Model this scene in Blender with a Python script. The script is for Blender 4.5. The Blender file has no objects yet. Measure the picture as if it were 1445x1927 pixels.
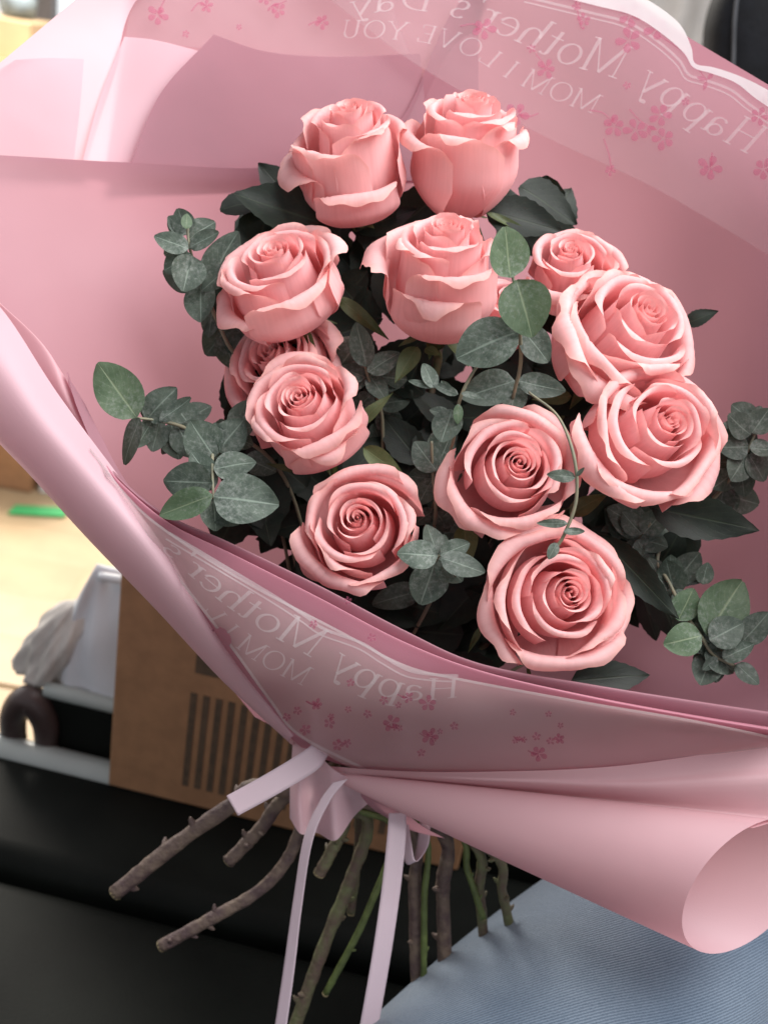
import bpy, math, random
import numpy as np
from mathutils import Vector, Matrix
rnd = random.Random(7)
R = math.radians
sc = bpy.context.scene
COL = sc.collection

# ------------------------------------------------------------------ camera
PITCH, ROLL, HCAM = 25.0, 10.0, 0.70
HF = math.tan(R(20.0))            # half horizontal field of view
D0 = 0.58                         # distance of the middle of the bouquet
cam = bpy.data.cameras.new('camera'); camo = bpy.data.objects.new('camera', cam); COL.objects.link(camo)
cam.sensor_fit = 'HORIZONTAL'; cam.sensor_width = 36; cam.lens = 18 / HF
cam.clip_start = 0.02; cam.clip_end = 60
CR = Matrix.Rotation(R(90 - PITCH), 3, 'X') @ Matrix.Rotation(R(ROLL), 3, 'Z')
camo.matrix_world = Matrix.Translation((0, 0, HCAM)) @ CR.to_4x4()
cam.dof.use_dof = True; cam.dof.focus_distance = 0.565; cam.dof.aperture_fstop = 10.0
sc.camera = camo
CRn = np.array(CR); CO = np.array((0, 0, HCAM))

# ------------------------------------------------------------------ light
w = bpy.data.worlds.new('World'); sc.world = w; w.use_nodes = True
bg = w.node_tree.nodes['Background']; bg.inputs[0].default_value = (0.93, 0.95, 1.0, 1); bg.inputs[1].default_value = 0.50
vs = sc.view_settings; vs.view_transform = 'Standard'; vs.look = 'None'; vs.exposure = 0; vs.gamma = 1
sc.cycles.use_denoising = True
sc.cycles.max_bounces = 10; sc.cycles.transparent_max_bounces = 16; sc.cycles.transmission_bounces = 8

def area(name, loc, target, size, power, color=(1, 1, 1), sy=None):
    l = bpy.data.lights.new(name, 'AREA'); l.energy = power; l.color = color
    l.shape = 'RECTANGLE'; l.size = size; l.size_y = sy or size
    o = bpy.data.objects.new(name, l); COL.objects.link(o); o.location = loc
    o.rotation_euler = (Vector(target) - Vector(loc)).to_track_quat('-Z', 'Y').to_euler()
    return o
BQ = CRn @ np.array((0.02, 0.03, -0.62)) + CO
def from_view(x, y, z, d): v = CRn @ np.array((x, y, z)); return BQ + v / np.linalg.norm(v) * d
area('key_light', from_view(0.58, 0.72, 0.58, 1.35), BQ, 1.3, 45, (1.0, 0.98, 0.97))  # soft key lamp added out of view, upper right on the camera side
area('far_window_light', from_view(-0.85, 0.45, -0.55, 1.5), BQ, 1.0, 5.5, (1.0, 0.97, 0.95))
area('daylight_on_floor', (-1.4, 3.1, 1.5), (-1.0, 2.3, -0.45), 0.9, 105, (1.0, 0.93, 0.83))

# ------------------------------------------------------------------ pixel helpers (metres; z = mm towards camera from the bouquet's middle)
def P(px, py, z=0.0):
    d = D0 - z * 0.001
    v = np.array(((px - 722.5) / 722.5 * HF * d, -(py - 963.5) / 722.5 * HF * d, -d))
    return CRn @ v + CO
def Pa(a):
    a = np.asarray(a, float); d = D0 - a[..., 2] * 0.001
    v = np.stack(((a[..., 0] - 722.5) / 722.5 * HF * d, -(a[..., 1] - 963.5) / 722.5 * HF * d, -d), -1)
    return v @ CRn.T + CO
def ray(px, py):
    v = np.array(((px - 722.5) / 722.5 * HF, -(py - 963.5) / 722.5 * HF, -1.0)); return CRn @ v
def G(px, py, h=0.0):            # where a sight line meets the horizontal plane at height h
    r = ray(px, py); t = (h - HCAM) / r[2]; return CO + r * t
def Gy(px, py, Y):               # ... or the upright plane at distance Y
    r = ray(px, py); return CO + r * (Y / r[1])
def cdir(x, y, z):
    v = CRn @ np.array((x, y, z), float); return v / np.linalg.norm(v)

# ------------------------------------------------------------------ materials
def new_mat(name):
    m = bpy.data.materials.new(name); m.use_nodes = True
    nt = m.node_tree; nt.nodes.clear()
    return m, nt.nodes, nt.links
def N(ns, t, **kw):
    n = ns.new(t)
    for k, v in kw.items():
        if k in n.inputs: n.inputs[k].default_value = v
        else: setattr(n, k, v)
    return n
def c4(c): return (c[0], c[1], c[2], 1)
def ramp(ns, stops):
    r = ns.new('ShaderNodeValToRGB'); e = r.color_ramp.elements
    while len(e) > 1: e.remove(e[-1])
    e[0].position = stops[0][0]; e[0].color = c4(stops[0][1])
    for p, c in stops[1:]:
        x = e.new(p); x.color = c4(c)
    return r
def out(ns, ls, sh):
    o = ns.new('ShaderNodeOutputMaterial'); ls.new(sh, o.inputs['Surface'])

def simple(name, color, rough=0.5, noise=0.15, scale=40, bump=0.0, bscale=200, spec=0.5, metal=0, second=None):
    m, ns, ls = new_mat(name)
    tc = N(ns, 'ShaderNodeTexCoord')
    nz = N(ns, 'ShaderNodeTexNoise', Scale=scale, Detail=4.0); ls.new(tc.outputs['Object'], nz.inputs['Vector'])
    c2 = second or tuple(x * (1 - noise * 2) for x in color)
    rp = ramp(ns, [(0.35, c2), (0.65, color)]); ls.new(nz.outputs[0], rp.inputs[0])
    b = N(ns, 'ShaderNodeBsdfPrincipled', Roughness=rough, Metallic=metal); b.inputs['Specular IOR Level'].default_value = spec
    ls.new(rp.outputs[0], b.inputs['Base Color'])
    if bump:
        n2 = N(ns, 'ShaderNodeTexNoise', Scale=bscale, Detail=3.0); ls.new(tc.outputs['Object'], n2.inputs['Vector'])
        bp = N(ns, 'ShaderNodeBump', Strength=bump, Distance=0.002); ls.new(n2.outputs[0], bp.inputs['Height']); ls.new(bp.outputs[0], b.inputs['Normal'])
    out(ns, ls, b.outputs[0]); return m

def petal_mat(name, base, tip, trans):
    m, ns, ls = new_mat(name)
    uv = N(ns, 'ShaderNodeUVMap', uv_map='UVMap')
    sep = N(ns, 'ShaderNodeSeparateXYZ'); ls.new(uv.outputs[0], sep.inputs[0])
    oi = N(ns, 'ShaderNodeObjectInfo')
    # fine veins running from the base to the rim
    mp = N(ns, 'ShaderNodeMapping'); mp.inputs['Scale'].default_value = (26, 2.2, 1); ls.new(uv.outputs[0], mp.inputs[0])
    ad = N(ns, 'ShaderNodeVectorMath', operation='ADD'); ls.new(mp.outputs[0], ad.inputs[0])
    cb = N(ns, 'ShaderNodeCombineXYZ'); ls.new(oi.outputs['Random'], cb.inputs[2]); 
    ml = N(ns, 'ShaderNodeVectorMath', operation='SCALE'); ml.inputs['Scale'].default_value = 50; ls.new(cb.outputs[0], ml.inputs[0]); ls.new(ml.outputs[0], ad.inputs[1])
    vn = N(ns, 'ShaderNodeTexNoise', Scale=1.0, Detail=4.0, Roughness=0.6); ls.new(ad.outputs[0], vn.inputs['Vector'])
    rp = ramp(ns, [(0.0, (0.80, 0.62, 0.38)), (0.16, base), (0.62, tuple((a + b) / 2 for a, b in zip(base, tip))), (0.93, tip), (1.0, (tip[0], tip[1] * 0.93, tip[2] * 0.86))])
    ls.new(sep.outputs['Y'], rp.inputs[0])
    vr = ramp(ns, [(0.3, (0.86, 0.80, 0.80)), (0.7, (1.06, 1.06, 1.06))]); ls.new(vn.outputs[0], vr.inputs[0])
    mx = N(ns, 'ShaderNodeMix', data_type='RGBA', blend_type='MULTIPLY'); mx.inputs[0].default_value = 0.55
    ls.new(rp.outputs[0], mx.inputs[6]); ls.new(vr.outputs[0], mx.inputs[7])
    hs = N(ns, 'ShaderNodeHueSaturation'); ls.new(mx.outputs[2], hs.inputs['Color'])
    mr = N(ns, 'ShaderNodeMapRange'); mr.inputs['To Min'].default_value = 0.9; mr.inputs['To Max'].default_value = 1.06
    ls.new(oi.outputs['Random'], mr.inputs[0]); ls.new(mr.outputs[0], hs.inputs['Value'])
    b = N(ns, 'ShaderNodeBsdfPrincipled', Roughness=0.7); b.inputs['Specular IOR Level'].default_value = 0.14
    b.inputs['Sheen Weight'].default_value = 0.15; b.inputs['Sheen Roughness'].default_value = 0.4
    ls.new(hs.outputs[0], b.inputs['Base Color'])
    bp = N(ns, 'ShaderNodeBump', Strength=0.22, Distance=0.0006); ls.new(vn.outputs[0], bp.inputs['Height']); ls.new(bp.outputs[0], b.inputs['Normal'])
    t = N(ns, 'ShaderNodeBsdfTranslucent', Color=c4(trans))
    ms = N(ns, 'ShaderNodeMixShader'); ms.inputs[0].default_value = 0.36
    ls.new(b.outputs[0], ms.inputs[1]); ls.new(t.outputs[0], ms.inputs[2]); out(ns, ls, ms.outputs[0]); return m

def paper_mat(name, col, trans, tw=0.35, rough=0.5, grain=0.25):
    m, ns, ls = new_mat(name)
    tc = N(ns, 'ShaderNodeTexCoord')
    n1 = N(ns, 'ShaderNodeTexNoise', Scale=14.0, Detail=2.0); ls.new(tc.outputs['Object'], n1.inputs['Vector'])
    rp = ramp(ns, [(0.3, tuple(c * 0.95 for c in col)), (0.7, col)]); ls.new(n1.outputs[0], rp.inputs[0])
    b = N(ns, 'ShaderNodeBsdfPrincipled', Roughness=rough); b.inputs['Specular IOR Level'].default_value = 0.3
    ls.new(rp.outputs[0], b.inputs['Base Color'])
    n2 = N(ns, 'ShaderNodeTexNoise', Scale=1400.0, Detail=2.0); ls.new(tc.outputs['Object'], n2.inputs['Vector'])
    n3 = N(ns, 'ShaderNodeTexNoise', Scale=16.0, Detail=2.0); ls.new(tc.outputs['Object'], n3.inputs['Vector'])
    bp = N(ns, 'ShaderNodeBump', Strength=grain, Distance=0.0003); ls.new(n2.outputs[0], bp.inputs['Height'])
    b2 = N(ns, 'ShaderNodeBump', Strength=0.25, Distance=0.006); ls.new(n3.outputs[0], b2.inputs['Height']); ls.new(bp.outputs[0], b2.inputs['Normal'])
    ls.new(b2.outputs[0], b.inputs['Normal'])
    t = N(ns, 'ShaderNodeBsdfTranslucent', Color=c4(trans))
    ms = N(ns, 'ShaderNodeMixShader'); ms.inputs[0].default_value = tw
    ls.new(b.outputs[0], ms.inputs[1]); ls.new(t.outputs[0], ms.inputs[2]); out(ns, ls, ms.outputs[0]); return m

def film_mat(name, col, alpha, tint, rough=0.28):
    m, ns, ls = new_mat(name)
    tc = N(ns, 'ShaderNodeTexCoord')
    n3 = N(ns, 'ShaderNodeTexNoise', Scale=22.0, Detail=2.0); ls.new(tc.outputs['Object'], n3.inputs['Vector'])
    b = N(ns, 'ShaderNodeBsdfPrincipled', Roughness=rough); b.inputs['Base Color'].default_value = c4(col)
    b.inputs['Specular IOR Level'].default_value = 0.5
    bp = N(ns, 'ShaderNodeBump', Strength=0.3, Distance=0.005); ls.new(n3.outputs[0], bp.inputs['Height']); ls.new(bp.outputs[0], b.inputs['Normal'])
    tl = N(ns, 'ShaderNodeBsdfTranslucent', Color=c4(col))
    m1 = N(ns, 'ShaderNodeMixShader'); m1.inputs[0].default_value = 0.45; ls.new(b.outputs[0], m1.inputs[1]); ls.new(tl.outputs[0], m1.inputs[2])
    tr = N(ns, 'ShaderNodeBsdfTransparent', Color=c4(tint))
    ms = N(ns, 'ShaderNodeMixShader'); ms.inputs[0].default_value = alpha
    ls.new(tr.outputs[0], ms.inputs[1]); ls.new(m1.outputs[0], ms.inputs[2]); out(ns, ls, ms.outputs[0]); return m

def leaf_mat(name, dark, mid, bloom, bloom_amt, rough, trans, vein=(0.2, 0.26, 0.18)):
    m, ns, ls = new_mat(name)
    uv = N(ns, 'ShaderNodeUVMap', uv_map='UVMap'); tc = N(ns, 'ShaderNodeTexCoord'); oi = N(ns, 'ShaderNodeObjectInfo')
    sep = N(ns, 'ShaderNodeSeparateXYZ'); ls.new(uv.outputs[0], sep.inputs[0])
    n1 = N(ns, 'ShaderNodeTexNoise', Scale=120.0, Detail=6.0, Roughness=0.7); ls.new(tc.outputs['Object'], n1.inputs['Vector'])
    n2 = N(ns, 'ShaderNodeTexNoise', Scale=420.0, Detail=4.0, Roughness=0.7); ls.new(tc.outputs['Object'], n2.inputs['Vector'])
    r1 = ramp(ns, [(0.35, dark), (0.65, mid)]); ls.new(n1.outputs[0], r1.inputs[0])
    # waxy bloom, thickest near the stalk
    bl = N(ns, 'ShaderNodeMath', operation='MULTIPLY_ADD'); ls.new(sep.outputs['Y'], bl.inputs[0]); bl.inputs[1].default_value = -0.42; bl.inputs[2].default_value = bloom_amt
    bl2 = N(ns, 'ShaderNodeMath', operation='ADD'); ls.new(bl.outputs[0], bl2.inputs[0])
    sb = N(ns, 'ShaderNodeMath', operation='MULTIPLY_ADD'); ls.new(n2.outputs[0], sb.inputs[0]); sb.inputs[1].default_value = 2.2; sb.inputs[2].default_value = -1.05
    ls.new(sb.outputs[0], bl2.inputs[1]); bl2.use_clamp = True
    mx = N(ns, 'ShaderNodeMix', data_type='RGBA'); ls.new(bl2.outputs[0], mx.inputs[0]); ls.new(r1.outputs[0], mx.inputs[6]); mx.inputs[7].default_value = c4(bloom)
    # veins: midrib and slanting side veins from the leaf's own coordinates
    ab = N(ns, 'ShaderNodeMath', operation='ABSOLUTE'); 
    cx = N(ns, 'ShaderNodeMath', operation='SUBTRACT'); ls.new(sep.outputs['X'], cx.inputs[0]); cx.inputs[1].default_value = 0.5; ls.new(cx.outputs[0], ab.inputs[0])
    sl = N(ns, 'ShaderNodeMath', operation='MULTIPLY_ADD'); ls.new(ab.outputs[0], sl.inputs[0]); sl.inputs[1].default_value = -0.9; ls.new(sep.outputs['Y'], sl.inputs[2])
    sw = N(ns, 'ShaderNodeMath', operation='MULTIPLY_ADD'); ls.new(n1.outputs[0], sw.inputs[0]); sw.inputs[1].default_value = 0.16; ls.new(sl.outputs[0], sw.inputs[2])
    sn = N(ns, 'ShaderNodeMath', operation='MULTIPLY'); ls.new(sw.outputs[0], sn.inputs[0]); sn.inputs[1].default_value = 44
    sn2 = N(ns, 'ShaderNodeMath', operation='SINE'); ls.new(sn.outputs[0], sn2.inputs[0])
    gt = N(ns, 'ShaderNodeMapRange'); gt.inputs['From Min'].default_value = 0.86; gt.inputs['From Max'].default_value = 1.0; gt.inputs['To Max'].default_value = 0.13; ls.new(sn2.outputs[0], gt.inputs[0])
    mid_ = N(ns, 'ShaderNodeMapRange'); mid_.inputs['From Min'].default_value = 0.035; mid_.inputs['From Max'].default_value = 0.008; mid_.inputs['To Max'].default_value = 0.6; ls.new(ab.outputs[0], mid_.inputs[0])
    mxv = N(ns, 'ShaderNodeMath', operation='MAXIMUM'); ls.new(gt.outputs[0], mxv.inputs[0]); ls.new(mid_.outputs[0], mxv.inputs[1])
    m2 = N(ns, 'ShaderNodeMix', data_type='RGBA'); ls.new(mxv.outputs[0], m2.inputs[0]); ls.new(mx.outputs[2], m2.inputs[6]); m2.inputs[7].default_value = c4(vein)
    hs = N(ns, 'ShaderNodeHueSaturation'); ls.new(m2.outputs[2], hs.inputs['Color'])
    mr = N(ns, 'ShaderNodeMapRange'); mr.inputs['To Min'].default_value = 0.72; mr.inputs['To Max'].default_value = 1.2
    ls.new(oi.outputs['Random'], mr.inputs[0]); ls.new(mr.outputs[0], hs.inputs['Value'])
    b = N(ns, 'ShaderNodeBsdfPrincipled', Roughness=rough); b.inputs['Specular IOR Level'].default_value = 0.35
    ls.new(hs.outputs[0], b.inputs['Base Color'])
    bp = N(ns, 'ShaderNodeBump', Strength=0.35, Distance=0.0006); ls.new(mxv.outputs[0], bp.inputs['Height'])
    b2 = N(ns, 'ShaderNodeBump', Strength=0.25, Distance=0.0008); ls.new(n1.outputs[0], b2.inputs['Height']); ls.new(bp.outputs[0], b2.inputs['Normal']); ls.new(b2.outputs[0], b.inputs['Normal'])
    t = N(ns, 'ShaderNodeBsdfTranslucent', Color=c4(trans))
    ms = N(ns, 'ShaderNodeMixShader'); ms.inputs[0].default_value = 0.12
    ls.new(b.outputs[0], ms.inputs[1]); ls.new(t.outputs[0], ms.inputs[2]); out(ns, ls, ms.outputs[0]); return m

M = {}
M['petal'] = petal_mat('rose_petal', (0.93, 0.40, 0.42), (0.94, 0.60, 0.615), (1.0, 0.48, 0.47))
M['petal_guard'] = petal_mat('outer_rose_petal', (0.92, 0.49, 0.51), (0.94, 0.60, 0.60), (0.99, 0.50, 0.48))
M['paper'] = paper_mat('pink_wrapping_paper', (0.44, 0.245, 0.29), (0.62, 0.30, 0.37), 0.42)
M['paper_deep'] = paper_mat('deep_pink_paper', (0.60, 0.29, 0.36), (0.72, 0.33, 0.42), 0.42)
M['paper_pale'] = paper_mat('pale_pink_paper', (0.77, 0.54, 0.60), (0.82, 0.56, 0.62), 0.38)
M['paper_coral'] = paper_mat('coral_pink_paper', (0.70, 0.46, 0.50), (0.86, 0.42, 0.46), 0.35)
M['film'] = film_mat('frosted_film', (0.68, 0.56, 0.58), 0.25, (0.97, 0.92, 0.93))
M['film_front'] = film_mat('frosted_front_film', (0.82, 0.69, 0.68), 0.48, (0.97, 0.93, 0.94), 0.24)
M['white_print'] = film_mat('white_print', (0.86, 0.82, 0.83), 0.32, (1, 1, 1), 0.5)
M['white_front'] = film_mat('white_front_print', (0.88, 0.85, 0.86), 0.50, (1, 1, 1), 0.5)
M['white_border'] = film_mat('white_border_print', (0.92, 0.92, 0.93), 0.85, (1, 1, 1), 0.35)
M['pink_print'] = film_mat('pink_print', (0.60, 0.17, 0.29), 0.42, (1, 0.9, 0.93), 0.5)
M['ribbon'] = paper_mat('pale_satin_ribbon', (0.83, 0.68, 0.75), (0.85, 0.66, 0.74), 0.2, 0.32, 0.05)
M['euca'] = leaf_mat('eucalyptus_leaf', (0.036, 0.053, 0.042), (0.084, 0.110, 0.088), (0.27, 0.295, 0.27), 0.20, 0.6, (0.15, 0.28, 0.12), (0.24, 0.30, 0.25))
M['euca_green'] = leaf_mat('young_eucalyptus_leaf', (0.052, 0.095, 0.05), (0.105, 0.158, 0.095), (0.27, 0.31, 0.27), 0.14, 0.55, (0.25, 0.40, 0.12), (0.26, 0.32, 0.2))
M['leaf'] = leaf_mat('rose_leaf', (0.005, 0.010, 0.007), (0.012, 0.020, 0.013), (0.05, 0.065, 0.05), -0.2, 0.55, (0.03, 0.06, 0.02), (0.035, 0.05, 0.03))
M['sepal'] = leaf_mat('rose_sepal', (0.06, 0.085, 0.03), (0.11, 0.14, 0.06), (0.2, 0.2, 0.13), -0.15, 0.5, (0.2, 0.28, 0.06), (0.15, 0.17, 0.08))
M['stem'] = simple('rose_stem', (0.115, 0.125, 0.055), 0.6, 0.25, 90, 0.6, 260, second=(0.10, 0.065, 0.05))
M['stem_brown'] = simple('woody_stem', (0.16, 0.115, 0.085), 0.65, 0.25, 90, 0.9, 240, second=(0.075, 0.045, 0.045))
M['stem_green'] = simple('green_stem', (0.12, 0.16, 0.045), 0.5, 0.2, 80, 0.4, 260)
M['cut'] = simple('cut_stem_end', (0.30, 0.24, 0.13), 0.8, 0.2, 300)
M['euca_stem'] = simple('eucalyptus_twig', (0.22, 0.20, 0.13), 0.6, 0.25, 150, second=(0.16, 0.17, 0.12))
M['leather'] = simple('dark_leather', (0.008, 0.0095, 0.008), 0.6, 0.2, 12, 0.12, 420, spec=0.10)
M['gleam'] = simple('painted_gleam', (0.42, 0.46, 0.44), 0.3, 0.05, 20)  # pale tone that paints reflected window light on leather edges
M['kraft'] = simple('kraft_cardboard', (0.42, 0.22, 0.11), 0.8, 0.08, 60, 0.15, 500)
M['ink'] = simple('dark_ink', (0.095, 0.065, 0.042), 0.85, 0.2, 120, second=(0.14, 0.09, 0.055))
M['plastic_bag'] = simple('white_plastic', (0.72, 0.74, 0.78), 0.4, 0.05, 14, 0.3, 40)
M['grey_cloth'] = simple('beige_cloth', (0.62, 0.58, 0.54), 0.8, 0.12, 30, 0.4, 60)
M['brown_leather'] = simple('brown_leather', (0.07, 0.045, 0.042), 0.4, 0.2, 30, 0.2, 300)
M['wood'] = simple('pale_wood', (0.56, 0.40, 0.23), 0.5, 0.1, 8)
M['green_tape'] = simple('green_tape', (0.06, 0.50, 0.16), 0.5, 0.05, 20)
M['white'] = simple('white_card', (0.78, 0.78, 0.78), 0.6, 0.03, 20)
M['curtain'] = simple('white_curtain', (0.70, 0.69, 0.68), 0.8, 0.08, 12)
M['black_fabric'] = simple('black_fabric', (0.006, 0.007, 0.010), 0.7, 0.2, 60, 0.3, 300, spec=0.2)
M['stitch'] = simple('grey_stitching', (0.07, 0.075, 0.085), 0.7)
M['wall'] = simple('pale_wall', (0.66, 0.63, 0.60), 0.8, 0.04, 5)
M['post'] = simple('dark_metal_post', (0.10, 0.09, 0.09), 0.5, 0.1, 10)
M['blue_grey'] = simple('blue_grey_cloth', (0.22, 0.27, 0.30), 0.8, 0.2, 20, 0.4, 40)
def emis(name, col, s):
    m, ns, ls = new_mat(name); e = N(ns, 'ShaderNodeEmission', Color=c4(col), Strength=s); out(ns, ls, e.outputs[0]); return m
M['daylight'] = emis('daylight_through_window', (0.95, 0.98, 1.0), 1.25)
def denim():
    m, ns, ls = new_mat('faded_denim')
    tc = N(ns, 'ShaderNodeTexCoord')
    uv = N(ns, 'ShaderNodeUVMap', uv_map='UVMap')
    wv = N(ns, 'ShaderNodeTexWave', Scale=1.0, Distortion=1.6, Detail=2.0); wv.inputs['Detail Scale'].default_value = 3.0
    mp = N(ns, 'ShaderNodeMapping'); mp.inputs['Rotation'].default_value = (0, 0, R(28)); mp.inputs['Scale'].default_value = (200, 200, 200)
    ls.new(uv.outputs[0], mp.inputs[0]); ls.new(mp.outputs[0], wv.inputs['Vector'])
    n0 = N(ns, 'ShaderNodeTexNoise', Scale=900.0, Detail=2.0); ls.new(tc.outputs['Object'], n0.inputs['Vector'])
    n1 = N(ns, 'ShaderNodeTexNoise', Scale=9.0, Detail=3.0); ls.new(tc.outputs['Object'], n1.inputs['Vector'])
    rp = ramp(ns, [(0.3, (0.085, 0.12, 0.17)), (0.7, (0.185, 0.235, 0.295))]); ls.new(n1.outputs[0], rp.inputs[0])
    ad = N(ns, 'ShaderNodeMath', operation='ADD'); ls.new(wv.outputs[1], ad.inputs[0]); ls.new(n0.outputs[0], ad.inputs[1])
    r2 = ramp(ns, [(0.25, (0.5, 0.53, 0.58)), (1.0, (1.4, 1.36, 1.32))])
    hf = N(ns, 'ShaderNodeMath', operation='MULTIPLY'); hf.inputs[1].default_value = 0.62; ls.new(ad.outputs[0], hf.inputs[0]); ls.new(hf.outputs[0], r2.inputs[0])
    mx = N(ns, 'ShaderNodeMix', data_type='RGBA', blend_type='MULTIPLY'); mx.inputs[0].default_value = 0.8
    ls.new(rp.outputs[0], mx.inputs[6]); ls.new(r2.outputs[0], mx.inputs[7])
    b = N(ns, 'ShaderNodeBsdfPrincipled', Roughness=0.85); b.inputs['Specular IOR Level'].default_value = 0.15
    b.inputs['Sheen Weight'].default_value = 0.25
    ls.new(mx.outputs[2], b.inputs['Base Color'])
    bp = N(ns, 'ShaderNodeBump', Strength=0.5, Distance=0.0006); ls.new(ad.outputs[0], bp.inputs['Height']); ls.new(bp.outputs[0], b.inputs['Normal'])
    out(ns, ls, b.outputs[0]); return m
M['denim'] = denim()

# ------------------------------------------------------------------ mesh helpers
def add(name, verts, faces, mat, parent=None, origin=None, uv=None, smooth=True):
    """verts in world metres; origin = where the object's own origin sits"""
    v = np.asarray(verts, float)
    base = np.array(parent.location) if parent is not None else np.zeros(3)
    org = np.asarray(origin, float) if origin is not None else (base if parent is not None else v.mean(0))
    me = bpy.data.meshes.new(name)
    me.from_pydata((v - org).tolist(), [], [tuple(int(i) for i in f) for f in faces])
    if uv is not None:
        l = me.uv_layers.new(name='UVMap'); u = np.asarray(uv)
        idx = np.empty(len(me.loops), int); me.loops.foreach_get('vertex_index', idx)
        l.data.foreach_set('uv', u[idx].astype(np.float32).ravel())
    if smooth: me.polygons.foreach_set('use_smooth', [True] * len(me.polygons))
    me.materials.append(mat); me.update()
    o = bpy.data.objects.new(name, me); COL.objects.link(o)
    if parent is not None: o.parent = parent
    o.location = org - base
    return o
def sub(name, verts, faces, mat, part, uv=None, smooth=True):
    """a sub-part under a part (which sits under an unrotated thing)"""
    v = np.asarray(verts, float)
    wl = np.array(part.location) + (np.array(part.parent.location) if part.parent else 0)
    me = bpy.data.meshes.new(name); me.from_pydata((v - wl).tolist(), [], [tuple(int(i) for i in f) for f in faces])
    if uv is not None:
        l = me.uv_layers.new(name='UVMap'); u = np.asarray(uv)
        idx = np.empty(len(me.loops), int); me.loops.foreach_get('vertex_index', idx)
        l.data.foreach_set('uv', u[idx].astype(np.float32).ravel())
    if smooth: me.polygons.foreach_set('use_smooth', [True] * len(me.polygons))
    me.materials.append(mat); o = bpy.data.objects.new(name, me); COL.objects.link(o); o.parent = part
    return o
def tag(o, label, cat, group=None):
    o['label'] = label; o['category'] = cat
    if group: o['group'] = group
    return o
def thing(name, loc, label, cat, group=None):
    o = bpy.data.objects.new(name, None); COL.objects.link(o); o.location = tuple(float(x) for x in loc); o.empty_display_size = 0.02
    return tag(o, label, cat, group)
def struct(o): o['kind'] = 'structure'; return o
def gridfaces(nr, ncol, close=False):
    f = []
    for i in range(nr - 1):
        for j in range(ncol if close else ncol - 1):
            a = i * ncol + j; b = i * ncol + (j + 1) % ncol
            f.append((a, b, b + ncol, a + ncol))
    return f
def cr1(pts, n):
    """Catmull-Rom resample along axis 0 to n samples"""
    p = np.asarray(pts, float); k = len(p)
    e = np.concatenate((2 * p[:1] - p[1:2], p, 2 * p[-1:] - p[-2:-1]))
    t = np.linspace(0, k - 1, n); i = np.minimum(t.astype(int), k - 2); f = t - i
    f = f.reshape((-1,) + (1,) * (p.ndim - 1))
    a, b, c, d = e[i], e[i + 1], e[i + 2], e[i + 3]
    return 0.5 * (2 * b + (c - a) * f + (2 * a - 5 * b + 4 * c - d) * f * f + (3 * b - a - 3 * c + d) * f ** 3)
def patch(rows, nr, nc):
    g = cr1(np.asarray(rows, float), nr); return np.swapaxes(cr1(np.swapaxes(g, 0, 1), nc), 0, 1)
def wob(g, amp, seed, k=1.0):
    """gentle crumple of a sheet (mm towards the camera)"""
    r = np.random.RandomState(seed); g = g.copy()
    for _ in range(6):
        fx, fy = r.uniform(-1, 1, 2) * 0.012 * k; ph = r.uniform(0, 6.28)
        g[..., 2] += amp / 2.5 * np.sin(g[..., 0] * fx + g[..., 1] * fy + ph)
    return g
def folds(g, amp, seed):
    """soft folds fanning out from the tied neck"""
    r = np.random.RandomState(seed); g = g.copy()
    th = np.arctan2(g[..., 1] - 1440, g[..., 0] - 620); rad = np.hypot(g[..., 0] - 620, g[..., 1] - 1440) / 1000
    for kf in (7, 11, 17, 23):
        g[..., 2] += amp * 7 / kf * np.sin(kf * th + r.uniform(0, 6.28) + 0.8 * rad) * np.clip(rad - 0.25, 0, 1) * np.clip((g[..., 1] - 340) / 200, 0, 1)
    return g
def sheet(name, rows, mat, nr=40, nc=60, parent=None, amp=0.0, seed=1, k=1.0, fold=0.0):
    g = patch(rows, nr, nc)
    if fold: g = folds(g, fold, seed)
    if amp: g = wob(g, amp, seed, k)
    uv = np.stack(np.meshgrid(np.linspace(0, 1, nc), np.linspace(0, 1, nr)), -1).reshape(-1, 2)
    return add(name, Pa(g).reshape(-1, 3), gridfaces(nr, nc), mat, parent, uv=uv), g
def tube(pts, rad, n=10, seg=40, lump=0.0, seed=0, cap=True):
    """pts: world metres control points; rad: radii at control points"""
    r_ = np.random.RandomState(seed)
    p = cr1(pts, seg); r = cr1(np.asarray(rad, float)[:, None], seg)[:, 0]
    t = np.gradient(p, axis=0); t /= np.linalg.norm(t, axis=1)[:, None]
    u = np.cross(t[0], (0.3, 0.5, 0.81)); u /= np.linalg.norm(u)
    vs, fs = [], []
    for i in range(seg):
        u = u - t[i] * np.dot(u, t[i]); u /= np.linalg.norm(u); v = np.cross(t[i], u)
        rr = r[i] * (1 + lump * r_.uniform(-1, 1))
        for k in range(n):
            a = 2 * math.pi * k / n; q = rr * (1 + lump * 0.6 * r_.uniform(-1, 1)); vs.append(p[i] + q * (math.cos(a) * u + math.sin(a) * v))
    fs = gridfaces(seg, n, True)
    if cap: fs += [tuple(range(n))[::-1], tuple(range((seg - 1) * n, seg * n))]
    return np.array(vs), fs, p, t
def box_verts(x0, x1, y0, y1, z0, z1): return np.array([(x, y, z) for x in (x0, x1) for y in (y0, y1) for z in (z0, z1)])
BOXF = [(0, 1, 3, 2), (4, 6, 7, 5), (0, 4, 5, 1), (2, 3, 7, 6), (0, 2, 6, 4), (1, 5, 7, 3)]
def bevel_obj(o, wd, seg=3):
    m = o.modifiers.new('bevel', 'BEVEL'); m.width = wd; m.segments = seg; m.limit_method = 'ANGLE'; return o

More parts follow.
